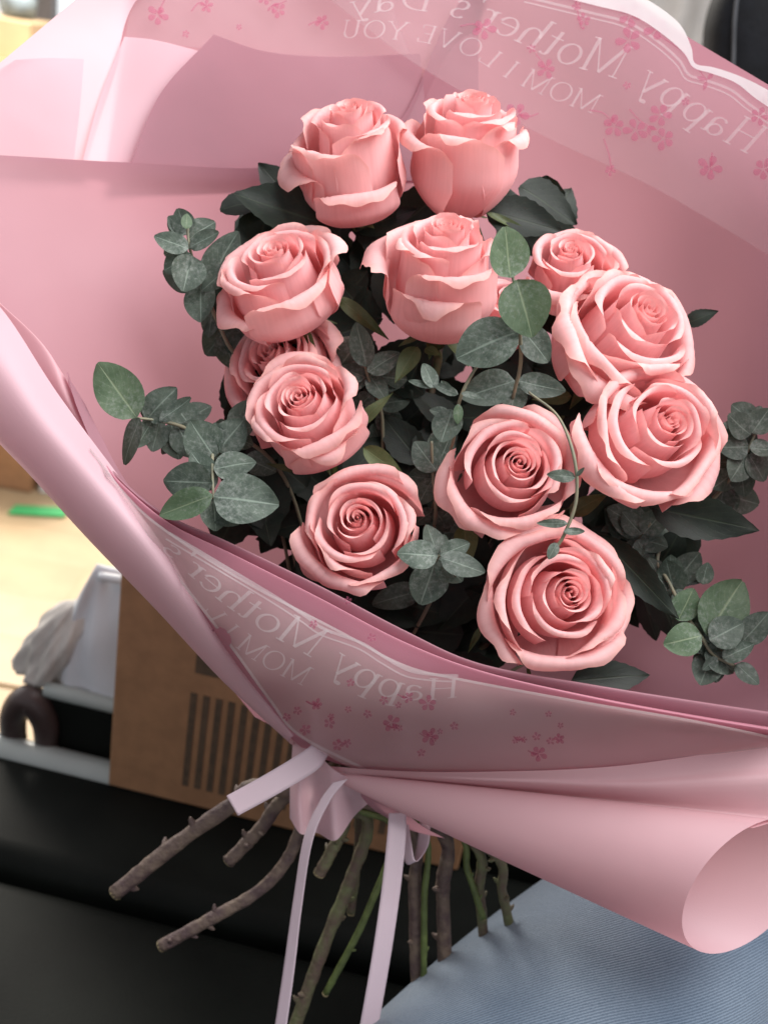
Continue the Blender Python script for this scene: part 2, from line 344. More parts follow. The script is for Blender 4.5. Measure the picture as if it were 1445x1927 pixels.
# =================================================================== SETTING
FL = -0.46
v = np.array([(-7, -1.5, FL), (6, -1.5, FL), (6, 7, FL), (-7, 7, FL)])
floor = struct(add('floor', v, [(0, 1, 2, 3)], M['wood'], smooth=False))
# planks of the lit floor behind the sofa
pl_m = [simple('plank_wood', (0.58, 0.42, 0.245), 0.45, 0.08, 9), simple('plank_wood_light', (0.595, 0.435, 0.258), 0.45, 0.08, 9), simple('plank_wood_warm', (0.565, 0.405, 0.23), 0.45, 0.08, 9)]
for r_ in range(9):
    y0 = 1.5 + r_ * 0.145; x = -2.9 - rnd.random() * 0.6
    while x < 0.4:
        ln = rnd.uniform(0.8, 1.2); h = FL + 0.006 + rnd.uniform(0, 0.0006)
        add('plank', box_verts(x + 0.0002, x + ln - 0.0002, y0 + 0.0003, y0 + 0.1447, FL - 0.004, h), BOXF, rnd.choice(pl_m), floor, origin=np.array((x, y0, FL)), smooth=False)
        x += ln
YW = 4.3
wall = struct(add('wall', np.array([(-7, YW, FL), (6, YW, FL), (6, YW, 3.2), (-7, YW, 3.2)]), [(0, 1, 2, 3)], M['wall'], smooth=False))

# window in the far wall, upper left
wn = thing('window', Gy(60, 40, YW - 0.03), 'bright daylit window with a dark upright post in the far wall', 'window')
a = Gy(-60, -60, YW - 0.03); b = Gy(420, 60, YW - 0.03)
zc = Gy(40, 30, YW)[2]
add('pane', box_verts(a[0] - 0.6, b[0] + 0.2, YW - 0.02, YW - 0.012, zc - 0.22, zc + 1.2), BOXF, M['daylight'], wn, smooth=False)
c = Gy(80, 25, YW - 0.05); wpx = 0.5 * HF / 722.5 * 30 * YW
add('post', box_verts(c[0] - 0.05, c[0] + 0.05, YW - 0.09, YW - 0.03, zc - 0.5, zc + 1.3), BOXF, M['post'], wn, smooth=False)
add('sill', box_verts(a[0] - 0.7, b[0] + 0.3, YW - 0.16, YW - 0.005, zc - 0.27, zc - 0.223), BOXF, M['white'], wn, smooth=False)

# =================================================================== SOFA
sofa = thing('leather_sofa', (0, 0.6, FL), 'dark green-black leather sofa under the bouquet stems and the brown carton', 'sofa')
def cushion(name, corners, h0, h1, bev, mat, parent=sofa, sub_=0):
    """corners: 4 ground points (x,y), counter-clockwise"""
    c = np.array([(q[0], q[1]) for q in corners]); ctr = c.mean(0)
    vs_ = [(x, y, h0) for x, y in c] + [(x, y, h1) for x, y in c]
    f = [(3, 2, 1, 0), (4, 5, 6, 7), (0, 1, 5, 4), (1, 2, 6, 5), (2, 3, 7, 6), (3, 0, 4, 7)]
    o = add(name, np.array(vs_), f, mat, parent); bevel_obj(o, bev, 6); return o
e0 = G(-60, 1385); e1 = G(620, 1552)            # back edge of the seat cushion
ed = (e1 - e0) / np.linalg.norm(e1 - e0); en = np.array((ed[1], -ed[0], 0))    # en points to the viewer
s0 = G(-60, 1600); 
k1 = np.dot(G(300, 1690) - e0, en)              # depth of the back cushion strip
A0 = e0 - ed * 0.8; A1 = e1 + ed * 1.6
cushion('seat_cushion', [A0, A0 + en * (k1 - 0.001), A1 + en * (k1 - 0.001), A1], -0.16, 0.0, 0.022, M['leather'])
cushion('seat_cushion', [A0 + en * (k1 + 0.001), A0 + en * (k1 + 0.62), A1 + en * (k1 + 0.62), A1 + en * (k1 + 0.001)], -0.16, -0.012, 0.026, M['leather'])
cushion('base', [A0 + en * 0.02, A0 + en * (k1 + 0.58), A1 + en * (k1 + 0.58), A1 + en * 0.02], FL, -0.15, 0.01, M['leather'])
# pale strip painting the window's gleam on the cushion's back edge
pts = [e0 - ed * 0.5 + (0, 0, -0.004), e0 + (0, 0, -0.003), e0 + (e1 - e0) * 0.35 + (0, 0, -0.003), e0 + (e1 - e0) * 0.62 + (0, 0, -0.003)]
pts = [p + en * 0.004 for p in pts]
vv, ff, _, _ = tube(pts, [0.015] * 4, 12, 40); add('edge_gleam', vv, ff, M['gleam'], sofa)
# raised arm behind the carton
q0 = G(70, 1418); q1 = q0 + ed * 0.6
cushion('armrest', [q0 - en * 0.10, q0 - en * 0.012, q1 - en * 0.012, q1 - en * 0.10], -0.2, 0.066, 0.012, M['leather'])
vv, ff, _, _ = tube([q0 - en * 0.016 + (0, 0, 0.066), (q0 + q1) / 2 - en * 0.016 + (0, 0, 0.066), q1 - en * 0.016 + (0, 0, 0.066)], [0.008] * 3, 12, 30); add('edge_gleam', vv, ff, M['gleam'], sofa)  # pale strip painting the glint on the arm's top edge

# =================================================================== CARTON ON THE SOFA
bl = G(203, 1478, 0.001); bd = ed * 0.985 + np.array((0, 0, 0)); bd = bd / np.linalg.norm(bd); bn = np.array((bd[1], -bd[0], 0))
carton = thing('cardboard_box', bl, 'brown cardboard carton printed with dark upright bars, standing on the sofa', 'box')
W_, H_, T_ = 0.34, 0.235, 0.10
def bx3(o, u0, u1, n0, n1, z0, z1):
    return np.array([o + bd * u + bn * n + np.array((0, 0, z)) for u in (u0, u1) for n in (n0, n1) for z in (z0, z1)])
bevel_obj(add('carton_body', bx3(bl, 0, W_, -T_, 0, 0, H_), BOXF, M['kraft'], carton, smooth=False), 0.002, 2)
add('top_flap', bx3(bl, 0.004, W_ - 0.004, -T_ + 0.002, -T_ / 2 - 0.0008, H_ + 0.0008, H_ + 0.004), BOXF, M['kraft'], carton, smooth=False)
add('top_flap', bx3(bl, 0.004, W_ - 0.004, -T_ / 2 + 0.0008, -0.002, H_ + 0.0008, H_ + 0.004), BOXF, M['kraft'], carton, smooth=False)
for k in range(17):
    u0 = 0.072 + k * 0.0118
    add('printed_bar', bx3(bl, u0, u0 + 0.0062, 0.0002, 0.0006, 0.022, 0.128), BOXF, M['ink'], carton, smooth=False)
for k in range(3):
    add('printed_mark', bx3(bl, 0.074 + k * 0.034, 0.096 + k * 0.034, 0.0002, 0.0006, 0.150, 0.176), BOXF, M['ink'], carton, smooth=False)

# =================================================================== THINGS BEHIND
def blob(center, rx, ry, rz, seed, lump=0.18, flat=True, n=28, mfun=None):
    r_ = np.random.RandomState(seed); ks = r_.uniform(-3, 3, (8, 3)); ph = r_.uniform(0, 6.28, 8)
    th = np.linspace(0, math.pi, n); fi = np.linspace(0, 2 * math.pi, 2 * n, endpoint=False)
    T, F = np.meshgrid(th, fi, indexing='ij')
    d = np.stack((np.sin(T) * np.cos(F), np.sin(T) * np.sin(F), np.cos(T)), -1)
    s = 1 + lump / 3 * sum(np.sin(d @ ks[i] * 1.7 + ph[i]) for i in range(8)) / 1.5
    p = d * s[..., None] * np.array((rx, ry, rz))
    if flat: p[..., 2] = np.maximum(p[..., 2], -rz * 0.72)
    return (p + np.asarray(center)).reshape(-1, 3), gridfaces(n, 2 * n, True)
# white bag on the arm of the sofa
bgp = q0 + ed * 0.072 - en * 0.055 + np.array((0, 0, 0.066))
bag = thing('plastic_bag', bgp, 'crumpled white plastic bag standing on the sofa arm beside the carton', 'bag')
cor = np.array([(-.062, -.03), (.06, -.035), (.075, .03), (-.055, .03)])
rings = []
NR_ = 26
for i in range(NR_):
    t = i / (NR_ - 1); ring = []
    for k in range(48):
        a = 2 * math.pi * k / 48
        ex = abs(math.cos(a)) ** 0.55 * math.copysign(1, math.cos(a)); ey = abs(math.sin(a)) ** 0.55 * math.copysign(1, math.sin(a))
        sx = 0.080 * (1 - 0.25 * t ** 2); sy = 0.036 * (1 - 0.75 * t ** 1.6)
        cr_ = 0.004 * math.sin(7 * a + 3 * t) * t + 0.003 * math.sin(13 * a - 9 * t)
        ring.append(bgp + ed * (sx * ex + 0.016 * t) + en * (sy * ey + cr_) + np.array((0, 0, 0.122 * t + 0.006 * math.sin(3 * a) * t * t)))
    rings.append(ring)
vv = np.array(rings).reshape(-1, 3); ff = gridfaces(NR_, 48, True) + [tuple(range(48))[::-1], tuple(range((NR_ - 1) * 48, NR_ * 48))]
add('bag_body', vv, ff, M['plastic_bag'], bag)
hem = [bgp + ed * (-0.035) + en * 0.012 + np.array((0, 0, 0.121)), bgp + ed * 0.01 + en * 0.016 + np.array((0, 0, 0.125)), bgp + ed * 0.07 + en * 0.014 + np.array((0, 0, 0.120))]
vv, ff, _, _ = tube(hem, [0.004, 0.005, 0.004], 8, 20); add('folded_hem', vv, ff, M['plastic_bag'], bag)
cbp = q0 - ed * 0.012 - en * 0.050 + np.array((0, 0, 0.067)); rings = []
for i in range(24):
    t = i / 23; ring = []
    for k in range(60):
        a = 2 * math.pi * k / 60
        f = (1 - t ** 2.2) ** 0.5 if t < 1 else 0.0
        cr_ = 1 + 0.10 * math.sin(5 * a + 4 * t) + 0.06 * math.sin(11 * a - 7 * t) + 0.05 * math.sin(17 * a + 11 * t)
        ring.append(cbp + ed * (0.034 * f * cr_ * math.cos(a) + 0.026 * t) + en * (0.034 * f * cr_ * math.sin(a)) + np.array((0, 0, 0.082 * t)))
    rings.append(ring)
vv = np.array(rings).reshape(-1, 3); ff = gridfaces(24, 60, True) + [tuple(range(60))[::-1]]
tag(add('cloth_bundle', vv, ff, M['grey_cloth']), 'rumpled beige cloth bundle leaning on the white plastic bag', 'cloth')
# brown leather strap standing on the sofa edge
sp = G(55, 1404, -0.002) - en * 0.0
strap = thing('leather_strap', sp, 'arched brown leather bag handle standing at the end of the sofa arm', 'strap')
pts = [sp + ed * -0.016 + np.array((0, 0, 0.0)), sp + ed * -0.016 + np.array((0, 0, 0.035)), sp + ed * 0.0 + np.array((0, 0, 0.056)), sp + ed * 0.016 + np.array((0, 0, 0.035)), sp + ed * 0.018 + np.array((0, 0, 0.0))]
vv, ff, _, _ = tube(pts, [0.012, 0.0135, 0.015, 0.0135, 0.011], 12, 40); add('handle', vv, ff, M['brown_leather'], strap)
for k in (0, -1):
    c = pts[k]; vv, ff, _, _ = tube([c + np.array((0, 0, -0.002)), c + np.array((0, 0, 0.008))], [0.0125, 0.0125], 12, 4); add('base_ring', vv, ff, M['brown_leather'], strap)
# cartons on the floor
def carton_at(p, wx, dy, hz, name, label, mat, cat='box', lid=True):
    t = thing(name, p, label, cat)
    bevel_obj(add('body', box_verts(p[0], p[0] + wx, p[1], p[1] + dy, p[2], p[2] + hz), BOXF, mat, t, smooth=False), 0.004, 2)
    if lid: add('tape', box_verts(p[0] + wx * 0.44, p[0] + wx * 0.56, p[1] - 0.0015, p[1] - 0.0003, p[2] + 0.01, p[2] + hz - 0.01), BOXF, M['wood'], t, smooth=False)
    return t
FT = FL + 0.0085
p = G(58, 928, FT)
carton_at(np.array((p[0] - 0.50, p[1], FT)), 0.50, 0.3, 0.30, 'cardboard_box', 'orange-brown carton on the sunlit wooden floor', M['kraft'])
p = G(64, 926, FT); carton_at(np.array((p[0] + 0.012, p[1], FT)), 0.16, 0.12, 0.10, 'white_box', 'small white box beside the carton on the wooden floor', M['white'], lid=False)
g0 = G(22, 958, FT + 0.004); g1 = G(126, 964, FT + 0.004)
tv = np.array([g0 + (0, -0.022, 0), g1 + (0, -0.022, 0), g1 + (0, 0.022, 0), g0 + (0, 0.022, 0)])
tv = np.concatenate((tv - (0, 0, 0.0025), tv + (0, 0, 0.001)))
tag(add('tape_strip', tv, [(3, 2, 1, 0), (4, 5, 6, 7), (0, 1, 5, 4), (1, 2, 6, 5), (2, 3, 7, 6), (3, 0, 4, 7)], M['green_tape'], smooth=False), 'strip of green tape stuck on the wooden floor', 'tape')
# shelf with a carton below the window
p = Gy(20, 112, 3.6)
shelf = thing('side_table', (p[0], 3.75, FL), 'pale wooden side table under the window', 'table')
add('table_top', box_verts(p[0] - 0.7, p[0] + 0.35, 3.55, 3.95, p[2] - 0.035, p[2]), BOXF, M['wood'], shelf, smooth=False)
for sx in (-0.66, 0.31):
    for sy in (3.58, 3.88):
        add('leg', box_verts(p[0] + sx - 0.02, p[0] + sx + 0.02, sy, sy + 0.04, FL, p[2] - 0.0352), BOXF, M['wood'], shelf, smooth=False)
zt = p[2] + 0.0005; pc = Gy(58, 60, 3.6)
carton_at(np.array((pc[0] - 0.42, 3.60, zt)), 0.42, 0.25, max(0.12, pc[2] - zt), 'cardboard_box', 'light orange carton on the side table under the window', M['wood'])
pb = Gy(28, 30, 3.7); top = zt + max(0.12, pc[2] - zt)
vv, ff = blob((pb[0], 3.72, top + 0.045), 0.06, 0.05, 0.06, 9); tag(add('cloth_pouch', vv, ff, M['blue_grey']), 'blue-grey soft pouch on top of the light orange carton', 'pouch')

# curtain and black chair, upper right
ca = Gy(1180, -80, 2.9); cb_ = Gy(1560, -80, 2.9)
n = 120; xs = np.linspace(ca[0] - 0.25, cb_[0] + 0.5, n)
rows = []
for z in np.linspace(FL + 0.05, 1.9, 12):
    rows.append([(x, 2.95 + 0.035 * math.sin(x * 46) + 0.02 * math.sin(x * 23 + 1.3), z) for x in xs])
tag(add('curtain', np.array(rows).reshape(-1, 3), gridfaces(12, n), M['curtain']), 'white hanging curtain with upright folds behind the black chair back', 'curtain')
# black padded chair back
YC = 1.35
def cpx(px, py): q = Gy(px, py, YC); return q
outl = [(1322, 85), (1326, 40), (1342, -10), (1380, -70), (1450, -110), (1560, -110), (1650, -60), (1680, 60), (1690, 300), (1650, 420), (1400, 420), (1335, 300), (1318, 160)]
chair = thing('chair', (cpx(1500, 300)[0], YC, FL), 'black padded chair back behind the flower wrap, with a stitched seam', 'chair')
o3 = np.array([cpx(*q) for q in outl]); ctr = o3.mean(0)
lp = cr1(np.concatenate((o3, o3[:1])), 61)[:-1]
rings = []
for s, dy in ((0.0, -0.045), (0.5, -0.043), (0.85, -0.036), (0.96, -0.02), (1.0, 0.0), (0.96, 0.02), (0.85, 0.036), (0.0, 0.045)):
    rings.append(ctr + (lp - ctr) * max(s, 0.001) + np.array((0, dy, 0)))
add('chair_back', np.array(rings).reshape(-1, 3), gridfaces(len(rings), 60, True), M['black_fabric'], chair)
st = [cpx(1372, -20), cpx(1366, 40), cpx(1364, 110), cpx(1360, 200)]
vv, ff, _, _ = tube([q + np.array((0, -0.0425, 0)) for q in st], [0.0022] * 4, 6, 24); add('seam', vv, ff, M['stitch'], chair)
lo = min(o3[:, 2])
cx0 = ctr[0]
add('seat', box_verts(cx0 - 0.2, cx0 + 0.2, YC - 0.02, YC + 0.40, FL + 0.36, FL + 0.43), BOXF, M['black_fabric'], chair, smooth=False)
for sx in (-0.17, 0.17):
    for sy in (0.02, 0.36):
        add('leg', box_verts(cx0 + sx - 0.015, cx0 + sx + 0.015, YC + sy - 0.015, YC + sy + 0.015, FL, FL + 0.3605), BOXF, M['black_fabric'], chair, smooth=False)
add('back_post', box_verts(cx0 - 0.03, cx0 + 0.03, YC - 0.012, YC + 0.012, FL + 0.42, lo + 0.05), BOXF, M['black_fabric'], chair, smooth=False)

# =================================================================== PERSON'S LAP
def lap():
    hip = P(690, 2440, -50); mid = P(1090, 1990, -135); kn = P(1275, 1785, -190); kn2 = P(1350, 1700, -270); sh = P(1340, 1740, -430)
    axis = [hip, mid, kn, kn2, sh]; rad = [0.112, 0.106, 0.092, 0.078, 0.064]
    seg, n_ = 70, 56
    p = cr1(axis, seg); r = cr1(np.array(rad)[:, None], seg)[:, 0]
    t = np.gradient(p, axis=0); t /= np.linalg.norm(t, axis=1)[:, None]
    u = cdir(1, 0, 0); vs_, uv = [], []
    ln = np.concatenate(([0], np.cumsum(np.linalg.norm(np.diff(p, axis=0), axis=1))))
    for i in range(seg):
        u = u - t[i] * np.dot(u, t[i]); u /= np.linalg.norm(u); vv_ = np.cross(t[i], u)
        for k in range(n_):
            a = 2 * math.pi * k / n_
            # soft cloth folds
            q = r[i] * (1 + 0.010 * math.sin(2 * a + ln[i] * 16) + 0.005 * math.sin(5 * a - ln[i] * 24 + 1))
            vs_.append(p[i] + q * (math.cos(a) * u + math.sin(a) * vv_)); uv.append((a * 0.1, ln[i]))
    person = thing('person', p[0], 'seated person in faded blue jeans with the bouquet resting on the thigh', 'person')
    add('jeans', np.array(vs_), gridfaces(seg, n_, True) + [tuple(range(n_))[::-1], tuple(range((seg - 1) * n_, seg * n_))], M['denim'], person, uv=np.array(uv))
lap()

# =================================================================== WRAPPING SHEETS
bowl = [
 [(-90,286,-30),(-85,450,-20),(-75,620,-14),(-20,760,-22),(150,950,-52),(480,1350,-97)],
 [(80,296,-54),(75,450,-54),(70,620,-50),(100,790,-54),(230,990,-72),(500,1360,-100)],
 [(245,305,-72),(238,450,-80),(235,620,-80),(255,800,-82),(335,1010,-92),(520,1370,-104)],
 [(530,312,-95),(520,450,-108),(510,620,-116),(520,820,-120),(540,1060,-122),(580,1390,-116)],
 [(740,240,-105),(740,420,-120),(740,620,-128),(730,850,-132),(700,1100,-132),(620,1400,-119)],
 [(870,0,-105),(880,300,-118),(890,600,-128),(880,850,-132),(830,1110,-130),(660,1410,-116)],
 [(1080,-60,-95),(1090,250,-112),(1110,580,-120),(1090,850,-122),(1010,1130,-118),(720,1420,-108)],
 [(1300,72,-80),(1310,330,-98),(1310,620,-105),(1300,880,-105),(1250,1160,-100),(820,1430,-94)],
 [(1520,204,-52),(1530,420,-62),(1520,650,-64),(1510,900,-64),(1480,1200,-60),(1000,1440,-79)],
 [(1680,310,30),(1680,500,48),(1680,700,52),(1680,930,45),(1650,1240,15),(1200,1450,-64)]]
for ci, dp in ((3, 18), (4, 26), (5, 34), (6, 46), (7, 52), (8, 34)):       # the hollow behind the flowers
    for rj, f_ in ((1, .8), (2, 1.0), (3, 1.0), (4, .7)): x, y, z = bowl[ci][rj]; bowl[ci][rj] = (x, y, z - dp * f_)
bowl = [list(x) for x in zip(*bowl)]
o, gA = sheet('wrapping_paper', bowl, M['paper'], 80, 150, amp=1.4, seed=3, fold=6.0)
tag(o, 'large pink wrapping sheet cupping the whole bouquet from behind', 'wrapping paper', )
# soft dents of the left side
o, _ = sheet('wrapping_paper', [[(235,-140,-92),(420,-140,-104),(640,-140,-112),(900,-140,-116)],[(225,60,-88),(420,90,-101),(640,100,-110),(900,80,-116)],[(190,340,-84),(420,350,-103),(640,350,-114),(900,340,-122)]], M['paper'], 24, 40, amp=1.0, seed=5)
tag(o, 'rear pink wrapping sheet showing above the top roses', 'wrapping paper')
o, _ = sheet('wrapping_paper', [[(300,-130,-72),(345,-130,-76),(400,-130,-82)],[(140,0,-60),(200,0,-70),(256,0,-80)],[(0,117,-48),(110,128,-64),(213,140,-79)],[(-150,240,-40),(0,300,-59),(152,314,-78)]], M['paper_pale'], 30, 24, amp=0.6, seed=6)
tag(o, 'pale pink outer corner of wrap against the window', 'wrapping paper')
o, _ = sheet('wrapping_paper', [[(28,112,-44.5),(90,108,-53),(158,110,-62)],[(-100,200,-34),(30,200,-48),(150,205,-63)],[(-115,300,-34),(20,304,-51),(138,310,-65)]], M['paper_pale'], 24, 24, amp=0.4, seed=7)
tag(o, 'pale pink folded layer lying over the outer corner of the wrap', 'wrapping paper')
o, _ = sheet('wrapping_paper', [[(234,68,-77),(300,76,-83),(430,110,-98)],[(186,190,-75),(300,200,-87),(430,215,-101)],[(152,316,-72),(262,320,-89),(430,326,-105)]], M['paper_pale'], 26, 26, amp=0.5, seed=8)
tag(o, 'narrow pink layer of wrap between the pale corner and the curved fold', 'wrapping paper')
o, _ = sheet('wrapping_paper', [[(402,64,-82),(500,96,-89),(630,106,-98),(790,100,-107)],[(300,178,-79),(450,200,-91),(620,210,-102),(800,210,-111)],[(243,318,-80),(420,330,-97),(610,336,-108),(800,340,-118)]], M['paper'], 30, 40, amp=0.8, seed=9)
tag(o, 'pink layer of wrap with a long curved left edge behind the top roses', 'wrapping paper')

# left front roll
roll = [
 [(-70,505,-4),(-85,585,16),(-95,660,10),(-98,722,-15),(-65,735,-45)],
 [(12,592,4),(-4,685,23),(-24,775,13),(-18,815,-14),(30,790,-45)],
 [(105,735,8),(82,800,26),(55,862,14),(60,897,-15),(110,880,-45)],
 [(212,880,6),(190,925,22),(165,985,10),(170,1017,-18),(230,1000,-50)],
 [(328,1030,2),(310,1070,15),(295,1125,2),(300,1152,-25),(350,1130,-60)],
 [(440,1202,-25),(425,1232,-15),(413,1266,-28),(423,1282,-50),(460,1262,-80)],
 [(556,1380,-72),(551,1386,-68),(545,1393,-75),(550,1402,-90),(575,1397,-105)]]
o, _ = sheet('wrapping_paper', roll, M['paper_pale'], 70, 30, amp=0.5, seed=10)
tag(o, 'smooth pale pink rolled edge running down to the tied neck', 'wrapping paper')
# deep pink inner lining seen in the slit behind the rolled edge
o, _ = sheet('wrapping_paper', [[(-60,520,-14),(-10,560,-12),(30,600,-14)],[(30,640,-12),(80,650,-8),(110,690,-10)],[(110,770,-8),(130,760,-2),(150,770,-6)],[(190,890,-4),(200,880,0),(215,880,-6)]], M['paper_coral'], 24, 14)
tag(o, 'deep pink lining seen in the slit behind the rolled edge', 'wrapping paper')

# front collar, two layers
def lower(top, dy, dz): return [(x, y + dy, z + dz) for x, y, z in top]
rim2 = [(128,700,-6),(150,770,0),(200,868,5),(300,960,9),(430,1020,13),(600,1103,18),(760,1187,20),(900,1248,20),(1100,1286,15),(1300,1318,5),(1470,1343,-8)]
in2 = lower(rim2, 38, -34)
dn2 = [(160,760,-8),(180,800,-4),(240,910,0),(330,1010,2),(450,1090,4),(600,1180,8),(740,1255,10),(880,1300,10),(1090,1335,6),(1290,1365,-2),(1470,1385,-14)]
o, _ = sheet('wrapping_paper', [in2, lower(rim2, 6, -8), rim2, lower(rim2, 7, 2.5), dn2], M['paper'], 36, 90, amp=0.4, seed=11)
tag(o, 'upper pink lip of the front collar beneath the lowest roses', 'wrapping paper')
rim1 = [(190,860,8),(232,912,11),(320,985,15),(440,1046,19),(600,1128,24),(755,1208,27),(900,1262,27),(1100,1308,21),(1300,1345,10),(1480,1374,-4)]
m1 = [(195,880,8),(255,970,10),(345,1060,12),(455,1150,14),(590,1235,17),(740,1300,19),(890,1335,14),(1100,1350,6),(1300,1372,-6),(1480,1390,-16)]
m2 = [(200,895,6),(275,1025,2),(375,1145,0),(475,1260,-8),(600,1340,-18),(735,1375,-20),(890,1395,-22),(1110,1402,-28),(1310,1400,-30),(1480,1395,-30)]
b1 = [(205,910,2),(300,1080,-14),(400,1210,-30),(500,1330,-56),(575,1412,-84),(700,1452,-84),(880,1466,-70),(1120,1464,-58),(1320,1440,-48),(1480,1412,-44)]
o, gK = sheet('wrapping_paper', [lower(rim1, 30, -26), lower(rim1, 5, -6), rim1, lower(rim1, 7, 2), m1, m2, b1], M['paper_deep'], 60, 100, amp=0.7, seed=12)
tag(o, 'pink front collar sheet under the printed film', 'wrapping paper')

# bottom roll ending in an open tube
apex = np.array((632, 1462, -78.0)); endc = np.array((1405, 1668, -22.0))
rowsL = []
S = 9
av = np.array((92, -122, 2.0)); bv = np.array((80, 38, -26.0))
top_l = cr1([(592,1440,-82),(760,1452,-56),(950,1452,-42),(1180,1440,-33),(1500,1392,-24)], S)
for i in range(S):
    s = i / (S - 1); c = apex + (endc - apex) * s; k = 0.05 + 0.95 * s ** 0.95
    ring = []
    for th in np.linspace(0, -2 * math.pi * 1.12, 15):
        kk = k * (1 - 0.02 * (abs(th) - 4.5)) if abs(th) > 4.5 else k
        ring.append(c + kk * (math.cos(th) * av + math.sin(th) * bv))
    t0 = top_l[i]; r0 = ring[0]; md = (t0 + r0) / 2 + np.array((0, 0, 7 * s))
    rowsL.append([t0, t0 * 0.72 + r0 * 0.28 + np.array((0, 0, 2 * s)), md] + ring)
rowsL = np.array(rowsL)
o, _ = sheet('wrapping_paper', rowsL, M['paper_coral'], 50, 90, amp=0.3, seed=13)
tag(o, 'long pale pink roll of wrap ending in an open tube on the jeans', 'wrapping paper')
# tail below the tie
tail = [[(552,1385,-92),(575,1388,-82),(600,1420,-74),(630,1450,-70),(665,1468,-76),(700,1480,-88)],
        [(546,1470,-98),(562,1480,-84),(590,1490,-90),(625,1500,-76),(660,1500,-90),(700,1492,-96)],
        [(545,1540,-102),(566,1570,-84),(596,1568,-96),(632,1582,-80),(668,1535,-96),(708,1500,-100)]]
o, _ = sheet('wrapping_paper', tail, M['paper_pale'], 24, 40)
tag(o, 'pleated pale pink tail of wrap below the tied neck', 'wrapping paper')
o, _ = sheet('wrapping_paper', [[(664,1478,-90),(700,1498,-86),(740,1510,-84)],[(690,1512,-97),(740,1535,-92),(790,1552,-86)],[(708,1528,-102),(770,1562,-97),(836,1578,-90)]], M['paper'], 16, 20)
tag(o, 'small shaded pink flap of wrap under the long roll', 'wrapping paper')

# =================================================================== FILM WITH PRINT
class Height:
    """smooth depth over the picture plane, thin-plate spline through control points"""
    def __init__(s, pts):
        s.p = np.array(pts, float); n = len(s.p)
        A = np.zeros((n + 3, n + 3)); A[:n, :n] = s.k(s.p[:, None, :2] - s.p[None, :, :2])
        A[:n, :n] += np.eye(n) * 1e-6
        Q = np.concatenate((np.ones((n, 1)), s.p[:, :2] / 1000), 1); A[:n, n:] = Q; A[n:, :n] = Q.T
        s.c = np.linalg.solve(A, np.concatenate((s.p[:, 2], np.zeros(3)))); s.n = n
    def k(s, d):
        r2 = (d ** 2).sum(-1) / 1e6; return np.where(r2 > 0, r2 * np.log(r2 + 1e-12), 0)
    def __call__(s, q):
        q = np.asarray(q, float); K = s.k(q[..., None, :2] - s.p[:, :2])
        return K @ s.c[:s.n] + s.c[s.n] + (q[..., :2] / 1000) @ s.c[s.n + 1:]

def film_piece(name, top, bot, H, mat, parent=None, nr=24, nc=90):
    t = cr1(np.array(top, float), nc); b = cr1(np.array(bot, float), nc)
    g = np.array([t * (1 - k) + b * k for k in np.linspace(0, 1, nr)])
    z = H(g); g = np.concatenate((g, z[..., None]), -1)
    return add(name, Pa(g).reshape(-1, 3), gridfaces(nr, nc), mat, parent)
def strokes2d(strokes):
    """(points, widths) -> 2D verts and faces"""
    V, F = [], []
    for pts, wd in strokes:
        p = np.array(pts, float); n = len(p)
        wd = np.full(n, wd) if np.isscalar(wd) else np.array(wd)
        t = np.gradient(p, axis=0); t /= np.linalg.norm(t, axis=1)[:, None] + 1e-9
        nn = np.stack((-t[:, 1], t[:, 0]), 1); b = len(V)
        for i in range(n): V += [p[i] + nn[i] * wd[i] / 2, p[i] - nn[i] * wd[i] / 2]
        F += [(b + 2 * i, b + 2 * i + 1, b + 2 * i + 3, b + 2 * i + 2) for i in range(n - 1)]
    return np.array(V), F
def ell(cx, cy, rx, ry, a0=0, a1=360, n=28, thick=0.082, thin=0.036):
    a = np.radians(np.linspace(a0, a1, n)); return ([(cx + rx * math.cos(x), cy + ry * math.sin(x)) for x in a], [thin + (thick - thin) * abs(math.cos(x)) for x in a])
def seg(x0, y0, x1, y1, w, n=6): return ([(x0 + (x1 - x0) * t, y0 + (y1 - y0) * t) for t in np.linspace(0, 1, n)], w)
def ser(x, y, h=0.11): return seg(x - h, y, x + h, y, 0.04)
TK, TN = 0.092, 0.04
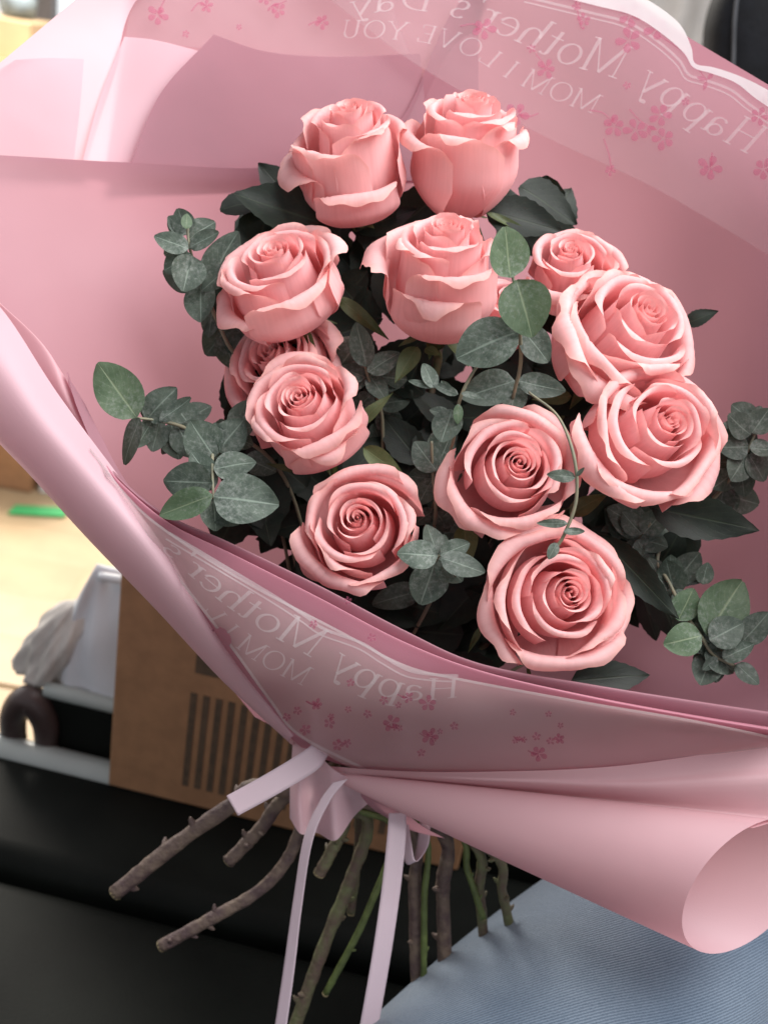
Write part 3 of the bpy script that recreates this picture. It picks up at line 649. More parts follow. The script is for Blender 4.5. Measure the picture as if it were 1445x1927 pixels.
GL = {
 'H': (.92, [seg(.2,0,.2,1,TK), seg(.7,0,.7,1,TK), seg(.2,.52,.7,.52,TN), ser(.2,.02), ser(.2,.98), ser(.7,.02), ser(.7,.98)]),
 'M': (1.15, [seg(.18,0,.18,1,TN), seg(.18,1,.57,.03,TK), seg(.57,.03,.95,1,TN), seg(.95,0,.95,1,TK), ser(.18,.02), ser(.12,.98,.08), ser(.95,.02), ser(1.0,.98,.08)]),
 'O': (.95, [ell(.47,.5,.38,.49)]), 'I': (.42, [seg(.2,0,.2,1,TK), ser(.2,.02), ser(.2,.98)]),
 'L': (.72, [seg(.2,0,.2,1,TK), ser(.2,.98), seg(.1,.03,.62,.03,TN), seg(.62,.03,.66,.24,TN)]),
 'V': (.85, [seg(.1,1,.43,0,TK), seg(.43,0,.74,1,TN), ser(.1,.98), ser(.74,.98)]),
 'E': (.75, [seg(.2,0,.2,1,TK), seg(.1,.98,.62,.98,TN), seg(.2,.52,.5,.52,TN), seg(.1,.03,.65,.03,TN), seg(.62,.98,.62,.8,TN), seg(.65,.03,.66,.24,TN)]),
 'Y': (.82, [seg(.08,1,.4,.46,TK), seg(.74,1,.4,.46,TN), seg(.4,.48,.4,0,TK), ser(.4,.02), ser(.08,.98), ser(.74,.98)]),
 'U': (.88, [seg(.2,1,.2,.3,TK), ell(.43,.3,.23,.29,180,360), seg(.66,.3,.66,1,TN), ser(.2,.98), ser(.66,.98)]),
 'D': (.92, [seg(.2,0,.2,1,TK), ell(.3,.5,.48,.48,-90,90), seg(.1,.02,.32,.02,TN), seg(.1,.98,.32,.98,TN)]),
 'a': (.58, [ell(.25,.19,.17,.18), seg(.43,.02,.43,.45,TK), ell(.27,.44,.16,.17,0,150), ser(.48,.02,.06)]),
 'p': (.68, [seg(.15,-.3,.15,.63,TK), ell(.36,.31,.22,.31), ser(.15,-.29), ser(.1,.61,.06)]),
 'y': (.62, [seg(.08,.62,.32,0,TK), seg(.54,.62,.22,-.28,TN), ser(.08,.61,.08), ser(.54,.61,.08), ell(.16,-.24,.04,.04)]),
 'o': (.66, [ell(.32,.31,.25,.31)]), 't': (.42, [seg(.18,.08,.18,.84,TK), seg(.03,.61,.36,.61,TN), ell(.27,.1,.09,.09,180,330)]),
 'h': (.68, [seg(.15,0,.15,1,TK), ell(.34,.38,.19,.23,10,180), seg(.53,0,.53,.42,TK), ser(.15,.02), ser(.53,.02), ser(.1,.98,.06)]),
 'e': (.58, [ell(.3,.31,.23,.31,20,320), seg(.08,.36,.5,.36,TN)]),
 'r': (.46, [seg(.15,0,.15,.62,TK), ell(.31,.42,.15,.19,50,170), ser(.15,.02), ser(.1,.61,.06)]),
 "'": (.25, [seg(.12,1,.1,.74,[.1,.09,.08,.07,.05,.04])]),
 's': (.5, [ell(.24,.46,.15,.15,30,270,16), ell(.24,.16,.16,.16,90,-150,16)]), ' ': (.38, [])}
def lettering(text, base, hts, H, mat, parent, lift=0.5, shear=0.0):
    """letters set mirrored along a baseline (picture points, written from its first to its last point)"""
    bp = cr1(np.array(base, float), 300); d = np.concatenate(([0], np.cumsum(np.linalg.norm(np.diff(bp, axis=0), axis=1))))
    tot = sum(GL[c][0] for c in text); hs = np.interp(np.linspace(0, 1, 300), np.linspace(0, 1, len(hts)), hts)
    acc = 0.0
    V, F = [], []
    for ch in text:
        wd, st = GL[ch]
        if st:
            gv, gf = strokes2d(st)
            s = (acc + gv[:, 0]) / tot * d[-1]
            bx_ = np.interp(s, d, bp[:, 0]); by_ = np.interp(s, d, bp[:, 1]); hh = np.interp(s, d, hs)
            sm = (acc + wd / 2) / tot * d[-1]; i = min(max(np.searchsorted(d, sm), 6), 293)
            tg = bp[i + 5] - bp[i - 5]; tg /= np.linalg.norm(tg)
            nrm = np.array((-tg[1], tg[0]))
            if nrm[1] > 0: nrm = -nrm
            nrm = nrm + tg * shear
            q = np.stack((bx_, by_), 1) + nrm * (gv[:, 1] * hh)[:, None]
            b = len(V); V += list(q); F += [tuple(b + k for k in f) for f in gf]
        acc += wd
    V = np.array(V); g = np.concatenate((V, H(V)[:, None] + lift), 1)
    return add('lettering', Pa(g), F, mat, parent, smooth=False)
def line_strip(pts, wpx, H, mat, parent, lift=0.45, name='printed_line'):
    V, F = strokes2d([(cr1(np.array(pts, float), 80), wpx)])
    return add(name, Pa(np.concatenate((V, H(V)[:, None] + lift), 1)), F, mat, parent, smooth=False)
def print_flower(cx, cy, r, H, parent, sprig=None, nf=1, seed=0, lift=0.6):
    rr = random.Random(seed); V, F = [], []
    for k in range(nf):
        ox, oy = (0, 0) if nf == 1 else (cx * 0 + r * 0.75 * math.cos(k * 2.3 + seed), r * 0.75 * math.sin(k * 2.3 + seed))
        r1 = r if nf == 1 else r * 0.62
        a0 = rr.random() * 6
        for j in range(5):
            a = a0 + j * 1.2566 + rr.uniform(-.12, .12); b = len(V); l = r1 * rr.uniform(.8, 1.05)
            prof = [(0.12, 0), (.4, .2), (.7, .3), (.92, .2), (1, 0), (.92, -.2), (.7, -.3), (.4, -.2)]
            for u, w_ in prof:
                x = u * l; y = w_ * r1 * 0.95; V.append((cx + ox + x * math.cos(a) - y * math.sin(a), cy + oy + x * math.sin(a) + y * math.cos(a)))
            F.append(tuple(range(b, b + 8)))
    if sprig:
        sv, sf = strokes2d([(cr1(np.array(sprig, float), 14), 2.6)]); b = len(V); V += list(sv); F += [tuple(b + k for k in f) for f in sf]
        ex, ey = sprig[-1]
        for k in range(3):
            a = rr.uniform(0, 6.28); b = len(V); l = r * 0.5
            for u, w_ in [(0, 0), (.5, .22), (1, 0), (.5, -.22)]:
                x, y = u * l, w_ * l; V.append((ex + x * math.cos(a) - y * math.sin(a), ey + x * math.sin(a) + y * math.cos(a)))
            F.append(tuple(range(b, b + 4)))
    V = np.array(V); add('printed_flower', Pa(np.concatenate((V, H(V)[:, None] + lift), 1)), F, M['pink_print'], parent, smooth=False)

# upper film
HT = Height([(620,0,-92),(760,105,-94),(1000,245,-94),(1390,445,-78),(1600,560,-48),(820,-60,-94),(1060,-20,-88),(1230,20,-78),(1300,90,-72),(1350,135,-67),(1450,185,-58),(1600,280,-42),(1100,150,-88),(1250,280,-80),(300,0,-85),(450,60,-92),(250,-80,-80)])
film_t = thing('printed_film', P(1000, 200, HT((1000., 200.))), 'frosted film printed with mirrored lettering and pink flowers, rising behind the top roses', 'film')
toprim = [(620,-90),(820,-70),(1000,-40),(1120,-14),(1200,14),(1262,52),(1294,92),(1306,122),(1340,134),(1390,152),(1450,188),(1620,290)]
lowrim = [(560,-50),(660,28),(762,106),(880,178),(1000,243),(1080,282),(1160,318),(1230,352),(1300,392),(1390,445),(1480,500),(1640,590)]
film_piece('film_sheet', toprim, lowrim, HT, M['film'], film_t, 40, 110)
outr = [(620,-110),(820,-92),(1000,-62),(1125,-40),(1210,-6),(1275,40),(1300,86),(1308,118),(1344,126),(1396,144),(1458,176),(1625,276)]
inr = [(620,-60),(820,-50),(1000,-20),(1115,8),(1190,28),(1245,62),(1286,98),(1305,126),(1338,137),(1386,156),(1442,198),(1610,300)]
HB = lambda q: HT(q) + 1.0
film_piece('white_border', outr, inr, HB, M['white_border'], film_t, 10, 110)
def offs(pts, k): return [(x - k * 0.55, y + k * 0.85) for x, y in pts]
line_strip(offs(inr[2:], 26), 3, HT, M['white_print'], film_t); line_strip(offs(inr[2:], 16), 5, HT, M['white_print'], film_t)
lettering("Happy Mother's Day", [(1412,292),(1330,248),(1250,196),(1165,150),(1060,118),(960,72),(860,32),(760,18),(655,30)], [62,62,66,66,60,50,42], HT, M['white_print'], film_t, shear=-0.25)
lettering("MOM I LOVE YOU", [(1118,214),(1040,186),(960,150),(880,104),(800,80),(720,72),(636,70)], [38,38,36,34,34], HT, M['white_print'], film_t, shear=-0.2)
for k, (cx, cy, r, n_, spg) in enumerate([(910,52,24,1,[(866,48),(890,44),(905,52)]),(1205,52,42,3,[(1240,66),(1290,100),(1330,150)]),(1028,128,20,1,[(1008,100),(1018,112),(1026,124)]),(1155,236,24,1,[(1110,206),(1135,212),(1152,230)]),(1226,240,40,3,[(1184,204),(1200,222),(1218,236)]),(1336,316,26,1,[(1340,286),(1338,300),(1336,314)]),(1436,318,24,1,None),(1098,36,14,1,[(1084,0),(1088,26),(1094,52)]),(972,214,26,1,[(1014,212),(996,218),(976,214)]),(1432,196,30,2,[(1400,150),(1420,170),(1432,190)]),(1148,320,12,1,[(1136,260),(1146,290),(1150,316)]),(1085,10,10,1,None),(1000,90,9,1,None),(1290,190,9,1,None),(1180,160,8,1,None)]):
    print_flower(cx, cy, r, HT, film_t, spg, n_, k + 3)
# corner of a further film, upper left of the roses
HL = Height([(230,-80,-84),(250,20,-83),(400,40,-93),(620,60,-104),(760,110,-108),(700,-60,-106),(420,90,-94.5)])
film_l = thing('printed_film', P(450, 20, HL((450., 20.))), 'strip of frosted film with faint pink flowers above the curved fold', 'film')
film_piece('film_sheet', [(258,-90),(400,-90),(560,-90),(700,-90)], [(236,72),(400,92),(580,112),(775,112)], HL, M['film'], film_l, 14, 40)
for k, (cx, cy, r, n_, spg) in enumerate([(296,28,22,1,[(312,-6),(304,10),(298,24)]),(388,10,14,1,[(360,20),(375,4),(390,12)]),(506,12,26,2,[(540,0),(525,6),(510,10)]),(606,40,16,1,[(580,46),(592,40),(604,40)]),(350,62,8,1,None),(450,50,7,1,None)]):
    print_flower(cx, cy, r, HL, film_l, spg, n_, k + 40)
# front film
jt = [(168,842),(230,922),(300,988),(450,1086),(640,1187),(760,1250),(870,1277),(1100,1320),(1300,1354),(1480,1392)]
jb = [(172,864),(240,962),(330,1084),(430,1214),(508,1322),(562,1386),(692,1454),(880,1456),(1120,1452),(1480,1404)]
HJ = Height([(x, y, z + dz) for row, dz in ((lower(rim1, 7, 2), 5), (m1, 7), (m2, 11), (b1, 10)) for x, y, z in row] + [(150, 840, 12)])
film_f = thing('printed_film', P(600, 1300, HJ((600., 1300.))), 'grey-pink frosted film with mirrored white lettering on the front collar', 'film')
film_piece('film_sheet', jt, jb, HJ, M['film_front'], film_f, 40, 100)
LN = [(318,1003),(390,1046),(450,1082),(520,1124),(575,1160),(610,1184),(680,1210),(725,1238),(770,1262),(820,1270),(862,1272)]
line_strip(LN, 5.5, HJ, M['white_front'], film_f); line_strip([(x - 6, y + 11) for x, y in LN], 3, HJ, M['white_front'], film_f)
line_strip([(x + 1, y + 3) for x, y in jt], 5, HJ, M['white_front'], film_f, name='film_edge'); line_strip([(x + 2, y - 2) for x, y in jb[:7]], 5, HJ, M['white_front'], film_f, name='film_edge')
lettering("Happy Mother's", [(866,1312),(800,1318),(740,1314),(685,1296),(630,1266),(572,1230),(500,1190),(420,1136),(352,1078),(300,1030)], [34,44,56,60,60,52,44,32], HJ, M['white_front'], film_f, shear=-0.2)
lettering("MOM I L", [(572,1292),(514,1264),(456,1228),(414,1190),(384,1146)], [38,38,34,28], HJ, M['white_front'], film_f, shear=-0.15)
for k in range(34):
    x = rnd.uniform(560, 1080); y = rnd.uniform(1300, 1425)
    if y < 1300 + (x - 860) * 0.1 + 18: continue
    print_flower(x, y, rnd.choice((6, 7, 9, 12, 18)), HJ, film_f, [(x - 20, y - 6), (x - 8, y), (x, y)] if rnd.random() < .4 else None, 1, 80 + k)
for k, (x, y) in enumerate(((655,1045+85),(700,1200),(660,1285),(540,1350),(560,1338),(590,1175),(395,1190))): print_flower(x, y, 9, HJ, film_f, None, 1, 140 + k)

# =================================================================== RIBBONS
def ribbon(name, path, wv, label, nseg=60, fold=0.0):
    c = cr1(Pa(np.array(path, float)), nseg); wv = cr1(np.array([cdir(*q) * q_l for q, q_l in wv]), nseg)
    rows = []
    for k in np.linspace(-1, 1, 7): rows.append(c + wv * (k * 0.5))
    o = add(name, np.swapaxes(np.array(rows), 0, 1).reshape(-1, 3), gridfaces(nseg, 7), M['ribbon'])
    sd = o.modifiers.new('thickness', 'SOLIDIFY'); sd.thickness = 0.0004; sd.offset = 0
    return tag(o, label, 'ribbon')
ribbon('ribbon', [(612,1402,-72),(586,1430,-62),(515,1474,-56),(437,1517,-58)], [((-.3, .95, .1), .013), ((-.45, .9, .1), .0145), ((-.5, .86, .0), .0140), ((-.52, .85, -.1), .0138)], 'short pale satin ribbon end sticking out over the woody stems')
ribbon('ribbon', [(640,1470,-66),(610,1510,-68),(580,1580,-72),(560,1700,-84),(543,1830,-96),(520,1990,-110)], [((.9, .3, .3), .010), ((.8, .3, .5), .009), ((.9, .1, .9), .0085), ((.85, .1, .8), .0085), ((.85, .1, .6), .009), ((.85, .1, .5), .0095)], 'long narrow ribbon tail hanging in front of the stems')
ribbon('ribbon', [(748,1530,-84),(746,1575,-80),(735,1680,-86),(716,1810,-96),(684,1990,-112)], [((1, .05, .1), .011), ((1, .05, .1), .0118), ((1, .08, -.1), .0122), ((1, .15, -.2), .0128), ((1, .2, -.1), .013)], 'long wide pale ribbon tail hanging to the seat beside the green stem')
ribbon('ribbon', [(758,1550,-96),(764,1590,-92),(772,1622,-90),(784,1618,-94),(796,1585,-99),(800,1550,-102)], [((.7, .1, .7), .010), ((.7, .1, .7), .010), ((.5, .5, .7), .010), ((.3, .3, .9), .010), ((.6, -.2, .7), .010), ((.6, -.2, .7), .010)], 'small ribbon loop tucked under the long roll')

# =================================================================== ROSES
TIE = P(622, 1448, -106)
def petal_mesh(phi0, A, prof, tw, drop, point, flat, wav, ph, nu=23, nv=21, sidecurl=0.0, rs=None):
    """one petal in flower-local millimetres. prof: (r,z) control points from base to rim"""
    pr = cr1(np.array(prof, float), 60)
    dl = np.concatenate(([0], np.cumsum(np.linalg.norm(np.diff(pr, axis=0), axis=1)))); dl /= dl[-1]
    u = np.linspace(-1, 1, nu)[None, :]; vv = np.linspace(0, 1, nv)[:, None] ** 0.9
    outl = 1 - drop * np.abs(u) ** 2.4 + point * np.exp(-(u / 0.22) ** 2) - point
    outl = outl + wav * (0.010 * np.sin(u * 6 + ph * 3) + 0.006 * np.sin(u * 14 + ph * 5))
    ve = np.clip(vv * outl, 0, 1)
    r = np.interp(ve, dl, pr[:, 0]); z = np.interp(ve, dl, pr[:, 1])
    wdt = 0.22 + 0.78 * np.clip(ve / 0.55, 0, 1) ** 0.8
    al = A * u * wdt
    r = r + tw * u * ve + sidecurl * np.abs(u) ** 3 * ve ** 3
    r = r + wav * 0.55 * np.sin(u * 4.3 + ph) * ve ** 4 + wav * 0.3 * np.sin(u * 9 + ph * 2) * ve ** 8
    z = z + wav * 0.35 * np.sin(u * 5.1 + ph * 1.7) * ve ** 4 - sidecurl * 0.35 * np.abs(u) ** 3 * ve ** 4
    x = r * (1 - (1 - flat) * (1 - np.cos(al))); y = r * np.sin(al) * (1 + 0.12 * flat)
    X = x * math.cos(phi0) - y * math.sin(phi0); Y = x * math.sin(phi0) + y * math.cos(phi0)
    V = np.stack((X, Y, z), -1).reshape(-1, 3)
    uv = np.stack((np.broadcast_to((u + 1) / 2, (nv, nu)), np.broadcast_to(vv, (nv, nu))), -1).reshape(-1, 2)
    return V, uv
PF = gridfaces(21, 23)

def leaf_verts(base, tip, aspect, normal_bias, cup, kind, seed, nx=13, ny=7):
    """a leaf from world point base to tip"""
    rr = np.random.RandomState(seed); base = np.asarray(base); tip = np.asarray(tip)
    d = tip - base; L = np.linalg.norm(d); d /= L
    n = normal_bias - d * np.dot(normal_bias, d); n /= np.linalg.norm(n); s = np.cross(n, d)
    t = np.linspace(0, 1, nx)
    if kind == 'euca': wd = np.sin(np.pi * t ** 0.82) ** 0.62
    elif kind == 'sepal': wd = np.sin(np.pi * t ** 0.7) ** 0.9 * (1 - t * 0.35)
    else: wd = np.sin(np.pi * t ** 0.72) ** 0.85
    wd[0] = 0.05; wd[-1] = 0.02 if kind != 'euca' else 0.10
    V, uv = [], []
    bend = rr.uniform(-0.16, 0.10); tws = rr.uniform(-.25, .25)
    for i in range(nx):
        for k in np.linspace(-1, 1, ny):
            w_ = wd[i] * aspect * L * 0.5
            if kind == 'leaf' and abs(k) == 1: w_ *= 1 + 0.035 * (1 if i % 2 else -1)
            y = k * w_; z = cup * (abs(k) ** 1.5) * w_ + bend * L * t[i] ** 2 + tws * k * w_ * t[i] + 0.03 * L * math.sin(5 * t[i] + k * 2 + seed)*0.6
            V.append(base + d * (t[i] * L) + s * y + n * z); uv.append(((k + 1) / 2, t[i]))
    return np.array(V), gridfaces(nx, ny), np.array(uv)
CAMZ = cdir(0, 0, 1)

ROSES = [
 # mouth px,py,z ; axis (cam) ; scale ; open ; spin ; seed ; ncount ; label
 dict(m=(650,212,-22), ax=(-.10,.72,.69), s=1.06, op=.58, sd=11, hf=1.40, gd=[(205,.62,13,9,.8),(280,.50,9,6,.9)], lb='half-open pink rose with a reflexed lower petal, directly above the big dark leaf', stem=[(480,1480,-118),(440,1512,-120),(330,1590,-124),(216,1682,-128)], w=(5.2,5.4), mat='stem_brown'),
 dict(m=(882,192,-30), ax=(.02,.76,.65), s=1.11, op=.40, sd=12, hf=1.42, gd=[(320,.84,7,6,.85)], lb='tall goblet-shaped pink rose standing against the printed film', stem=[(540,1500,-122),(490,1560,-128),(430,1622,-132)], w=(4.4,4.6), mat='stem_brown'),
 dict(m=(510,474,-4), ax=(-.22,.62,.75), s=1.10, op=.70, sd=13, hf=1.05, gd=[(215,.55,10,6,.8),(15,.9,9,5,.8)], lb='pink rose with a tight spiral centre next to the upper eucalyptus sprig', stem=[(575,1530,-120),(545,1610,-122),(490,1675,-124),(400,1728,-126),(302,1782,-128)], w=(4.0,4.2), mat='stem_brown'),
 dict(m=(834,430,0), ax=(.02,.74,.67), s=1.08, op=.42, sd=14, hf=1.42, gd=[(168,.78,15,10,.7),(262,.62,8,8,1.0)], lb='upright pink rose with one folded-down petal in the middle of the bouquet', stem=[(650,1540,-114),(625,1600,-116),(600,1646,-118)], w=(3.8,4.2), mat='stem'),
 dict(m=(1082,476,-34), ax=(.0,.55,.83), s=.92, op=.5, sd=15, lb='smaller pink rose half hidden behind the widest open rose', stem=[(690,1540,-112),(662,1650,-120),(610,1780,-130),(545,1960,-142)], w=(4.0,4.6), mat='stem'),
 dict(m=(1216,592,2), ax=(.30,.42,.86), s=1.20, op=.85, sd=16, hf=1.12, lean=(2,2), gd=[(190,.8,10,8,.9),(235,.7,12,9,.8)], lb='wide-open pink rose with a pale curled petal beside its centre', stem=[(740,1560,-112),(690,1720,-124),(612,1872,-134)], w=(2.3,2.4), mat='stem_green'),
 dict(m=(500,665,-34), ax=(-.45,.35,.82), s=1.02, op=.85, sd=17, gd=[(205,.5,14,10,.8),(30,.7,12,8,.7)], lb='ruffled pink rose squeezed behind two other roses, mostly covered', stem=[(775,1560,-116),(780,1680,-128),(786,1905,-146)], w=(3.6,4.2), mat='stem_brown'),
 dict(m=(560,742,16), ax=(-.18,.42,.89), s=1.05, op=.45, sd=18, hf=1.15, gd=[(300,.72,7,5,.9)], lb='round pink rose with a cupped centre, just above the lower left rose', stem=[(796,1560,-110),(798,1700,-122),(797,1885,-136)], w=(2.0,2.2), mat='stem_green'),
 dict(m=(676,986,20), ax=(-.08,.20,.97), s=1.04, op=.66, sd=19, hf=1.0, lean=(-2,2.5), gd=[(215,.6,10,7,.8),(60,.75,9,5,.8)], lb='pink rose facing forward just above the lettered collar film', stem=[(826,1560,-118),(833,1680,-130),(838,1860,-144)], w=(4.6,5.0), mat='stem_brown'),
 dict(m=(966,872,20), ax=(.02,.22,.97), s=1.08, op=.70, sd=20, lean=(3,1), gd=[(200,.62,11,5,.9),(270,.75,9,4,1.0)], lb='cupped pink rose with a deep spiral centre ringed by one wide outer petal', stem=[(850,1560,-112),(880,1640,-120),(910,1730,-128)], w=(2.0,2.2), mat='stem_green'),
 dict(m=(1250,800,22), ax=(.20,.24,.95), s=1.16, op=.85, sd=21, lean=(4,2), gd=[(215,.8,10,9,.9),(330,.7,11,7,.8)], lb='large open pink rose with a long folded side petal, above the pointed dark leaf', stem=[(880,1580,-116),(902,1680,-128),(912,1800,-138)], w=(3.2,3.6), mat='stem'),
 dict(m=(1060,1122,32), ax=(.08,.14,.98), s=1.10, op=.95, sd=22, lean=(3.5,2), gd=[(200,.72,8,6,.8),(335,.72,9,6,.8),(60,.7,10,7,.8)], lb='fully open pale pink rose, lowest in the bouquet, right above the collar rim', stem=[(920,1600,-114),(945,1680,-124),(962,1760,-132)], w=(3.0,3.4), mat='stem'),
 dict(m=(958,565,-44), ax=(.2,.5,.84), s=.70, op=.45, sd=23, lb='small pink rose peeping out behind the round eucalyptus leaves', stem=None, w=(2.6,2.8), mat='stem'),
]
LEAVES = { # rose index: list of (base px,py,z, tip px,py,z, aspect, material)
 0: [((600,420,-52),(438,356,-40),.62,'leaf'),((590,430,-60),(520,520,-62),.6,'leaf')],
 1: [((915,398,-58),(1062,428,-52),.58,'leaf'),((915,400,-52),(1000,440,-56),.22,'sepal')],
 2: [((636,560,-40),(732,636,-40),.28,'sepal'),((600,640,-60),(720,600,-66),.6,'leaf')],
 3: [((785,652,-34),(742,720,-26),.5,'sepal'),((800,655,-36),(830,670,-30),.6,'sepal')],
 4: [((1000,560,-70),(1060,640,-64),.6,'leaf')],
 5: [((1290,610,-48),(1350,582,-40),.55,'leaf'),((1075,745,-34),(1000,752,-36),.45,'sepal')],
 7: [((672,800,-28),(738,738,-22),.32,'sepal'),((560,885,-34),(500,872,-28),.25,'sepal')],
 8: [((684,842,-20),(768,902,-24),.42,'sepal'),((600,990,-24),(553,1022,-14),.2,'sepal')],
 9: [((872,990,-14),(884,1066,-4),.62,'sepal'),((1072,968,-16),(1146,926,-12),.5,'sepal')],
 10: [((1225,955,-24),(1432,998,-16),.42,'leaf'),((1120,800,-40),(1085,920,-36),.2,'sepal')],
 11: [((1130,1010,-24),(1278,1166,-12),.30,'leaf'),((1075,1282,-6),(1228,1268,-12),.42,'leaf'),((992,1255,-4),(1002,1300,0),.2,'sepal'),((905,1180,-10),(880,1230,-14),.25,'sepal')],
}
rose_roots = []
for ri, q in enumerate(ROSES):
    ax = np.array(q['ax'], float); ax /= np.linalg.norm(ax)
    s = q['s'] * 1.0; op = q['op']; rr = random.Random(q['sd'])
    mouth = P(*q['m']); axw = CRn @ ax
    base = mouth - axw * (0.044 * s * q.get('hf', 1.0))
    root = thing('rose', base, q['lb'], 'rose', 'pink roses of the bouquet'); rose_roots.append(root)
    zq = Vector(axw).to_track_quat('Z', 'Y').to_matrix(); Rm = np.array(zq)
    spin = rr.uniform(0, 6.28)
    hf = q.get('hf', 1.0); lean = np.array(q.get('lean', (rr.uniform(-3, 3), rr.uniform(-3, 3))))
    pets = []          # kind, top radius, belly radius, height, lip, lip drop, half angle, azimuth
    wd_ = 0.84 + 0.30 * op; ph0 = spin
    for j in range(10):
        ph0 += 2.39996 + rr.uniform(-.2, .2); rt = 1.0 + j * 0.80
        pets.append(('core', rt, rt + 3.2, 46.4 - 0.02 * j - (0.8 if j == 0 else 0), 0.2 + 0.12 * j, -0.6 + 0.05 * j, 2.3 - 0.09 * j, ph0))
    for j in range(7):
        ph0 += 2.39996 + rr.uniform(-.25, .25); rt = (9.2 + j * 1.75 + rr.uniform(-.6, .6)) * (0.5 + 0.5 * wd_)
        pets.append(('mid', rt, rt + 2.6 - 0.2 * j, 46.4 - (0.55 + 0.5 * op) * j + rr.uniform(-.6, .6), 1.3 + 0.62 * j * rr.uniform(.7, 1.2), 0.0 + 0.42 * j, 1.5 - 0.05 * j, ph0))
    ph0 += 1.0
    for j in range(6):
        ph0 += 2 * math.pi * 2 / 5 + 0.12 + rr.uniform(-.22, .22); rt = (21.2 + j * 1.15 + rr.uniform(-.6, .6)) * wd_
        pets.append(('outer', rt, rt + 0.8 + 1.5 * (1 - op), 42.0 - (0.8 + 1.3 * op) * j + rr.uniform(-.8, .8), 4.6 + 0.7 * j + rr.uniform(-.8, 1.2), 1.4 + (0.5 + 0.9 * op) * j + rr.uniform(-.5, 1.5), 1.12, ph0))
    for (ang, fh, lp_, ld_, A_) in q.get('gd', []):
        loc = Rm.T @ cdir(math.cos(R(ang)), math.sin(R(ang)), 0.0)
        pets.append(('guard', 27.0 * wd_, 27.4 * wd_ + 0.5, 43 * fh, lp_, ld_, A_, math.atan2(loc[1], loc[0])))
    tot = len(pets)
    for i, (kd, rt, rb, Hh, lip, ldrop, A, phi) in enumerate(pets):
        t = i / (tot - 1); Hh = Hh * hf
        prof = [(1.5 + 2 * t, 0), (rb * 0.64, 0.12 * Hh), (rb, 0.44 * Hh), (rb * 0.55 + rt * 0.45, 0.70 * Hh), (rt, 0.92 * Hh), (rt + lip * 0.40, 0.995 * Hh + 0.3), (rt + lip * 0.85, Hh - ldrop * 0.45), (rt + lip, Hh - ldrop - 0.4)]
        big = kd in ('outer', 'guard')
        V, uv = petal_mesh(phi, A, prof, tw=(0.8 + 1.5 * t) * (1 if ri % 2 else -1), drop=(0.07 if kd == 'core' else 0.11 if kd == 'mid' else 0.17), point=(0.004 if kd == 'core' else 0.035 * rr.random() + (0.035 + 0.04 * rr.random() if big else 0)), flat=0.26 if big else 0.08 if kd == 'mid' else 0,
                           wav=(0.15 if kd == 'core' else 0.7 if kd == 'mid' else 2.0) * rr.uniform(.6, 1.3), ph=rr.uniform(0, 6.28), sidecurl=(2.6 * (0.5 + op) if big else 0.5 if kd == 'mid' else 0))
        # the bud leans a little within the open outer petals; single petals tilt in or out
        zz = np.clip(V[:, 2] / 45, 0, 1.3) ** 1.5
        if not big: V[:, :2] += lean[None, :] * (zz * (1 - 0.045 * max(0, i - 9)))[:, None]
        til = rr.uniform(-1.0, 1.4) * (1.3 if big else 0.4 if kd == 'mid' else 0.1)
        V[:, 0] += math.cos(phi) * til * zz; V[:, 1] += math.sin(phi) * til * zz
        W = (V * 0.001 * s) @ Rm.T + base
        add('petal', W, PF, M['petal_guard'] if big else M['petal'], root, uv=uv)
    # calyx, sepals
    th = np.linspace(0, math.pi, 9); cal = []
    for a in th:
        for k in range(12): cal.append((6.2 * math.sin(a) * math.cos(k * math.pi / 6), 6.2 * math.sin(a) * math.sin(k * math.pi / 6), -3.5 - 6.5 * math.cos(a)))
    add('calyx', (np.array(cal) * 0.001 * s) @ Rm.T + base, gridfaces(9, 12, True), M['sepal'], root, uv=np.array([(k % 12 / 12, 0.6) for k in range(len(cal))]))
    for k in range(5):
        a = spin + k * 1.2566 + .3; b3 = np.array((5 * math.cos(a), 5 * math.sin(a), 0.5)); e3 = np.array((21 * math.cos(a + .2), 21 * math.sin(a + .2), rr.uniform(-14, 4)))
        nb = Rm @ np.array((0, 0, 1.0))
        V, F, uv = leaf_verts(base + Rm @ (b3 * .001 * s), base + Rm @ (e3 * .001 * s), .42, nb, 0.25, 'sepal', q['sd'] * 7 + k, 9, 5)
        add('sepal', V, F, M['sepal'], root, uv=uv)
    # stem through the tied neck to its cut end
    b0 = base - axw * 0.009 * s; b1_ = base - axw * 0.035
    tj = TIE + cdir(1, 0, 0) * rr.uniform(-.014, .018) + CAMZ * rr.uniform(-.012, .008) + cdir(0, 1, 0) * rr.uniform(-.01, .01)
    midp = (b1_ + tj) / 2 + CAMZ * (-0.012)
    tailp = q['stem'] or [(668,1500,-122),(672,1620,-132),(660,1720,-140)]
    pts = [b0, b1_, midp, tj] + [P(*k) for k in tailp]
    w0, w1 = q['w']; rad = [2.6, 2.5, 2.6, w0 * .8] + [w0] + [w1] * (len(tailp) - 1)
    V, F, cp, ct = tube(pts, np.array(rad) * 0.001, 10, 74, 0.07, q['sd'])
    stem = add('stem', V, F, M[q['mat']], root)
    # cut end
    e = cp[-1]; tt = ct[-1]; V, F, _, _ = tube([e - tt * 0.0006, e + tt * 0.0008], [w1 * .00101, w1 * .0009], 10, 3); sub('cut_end', V, F, M['cut'], stem)
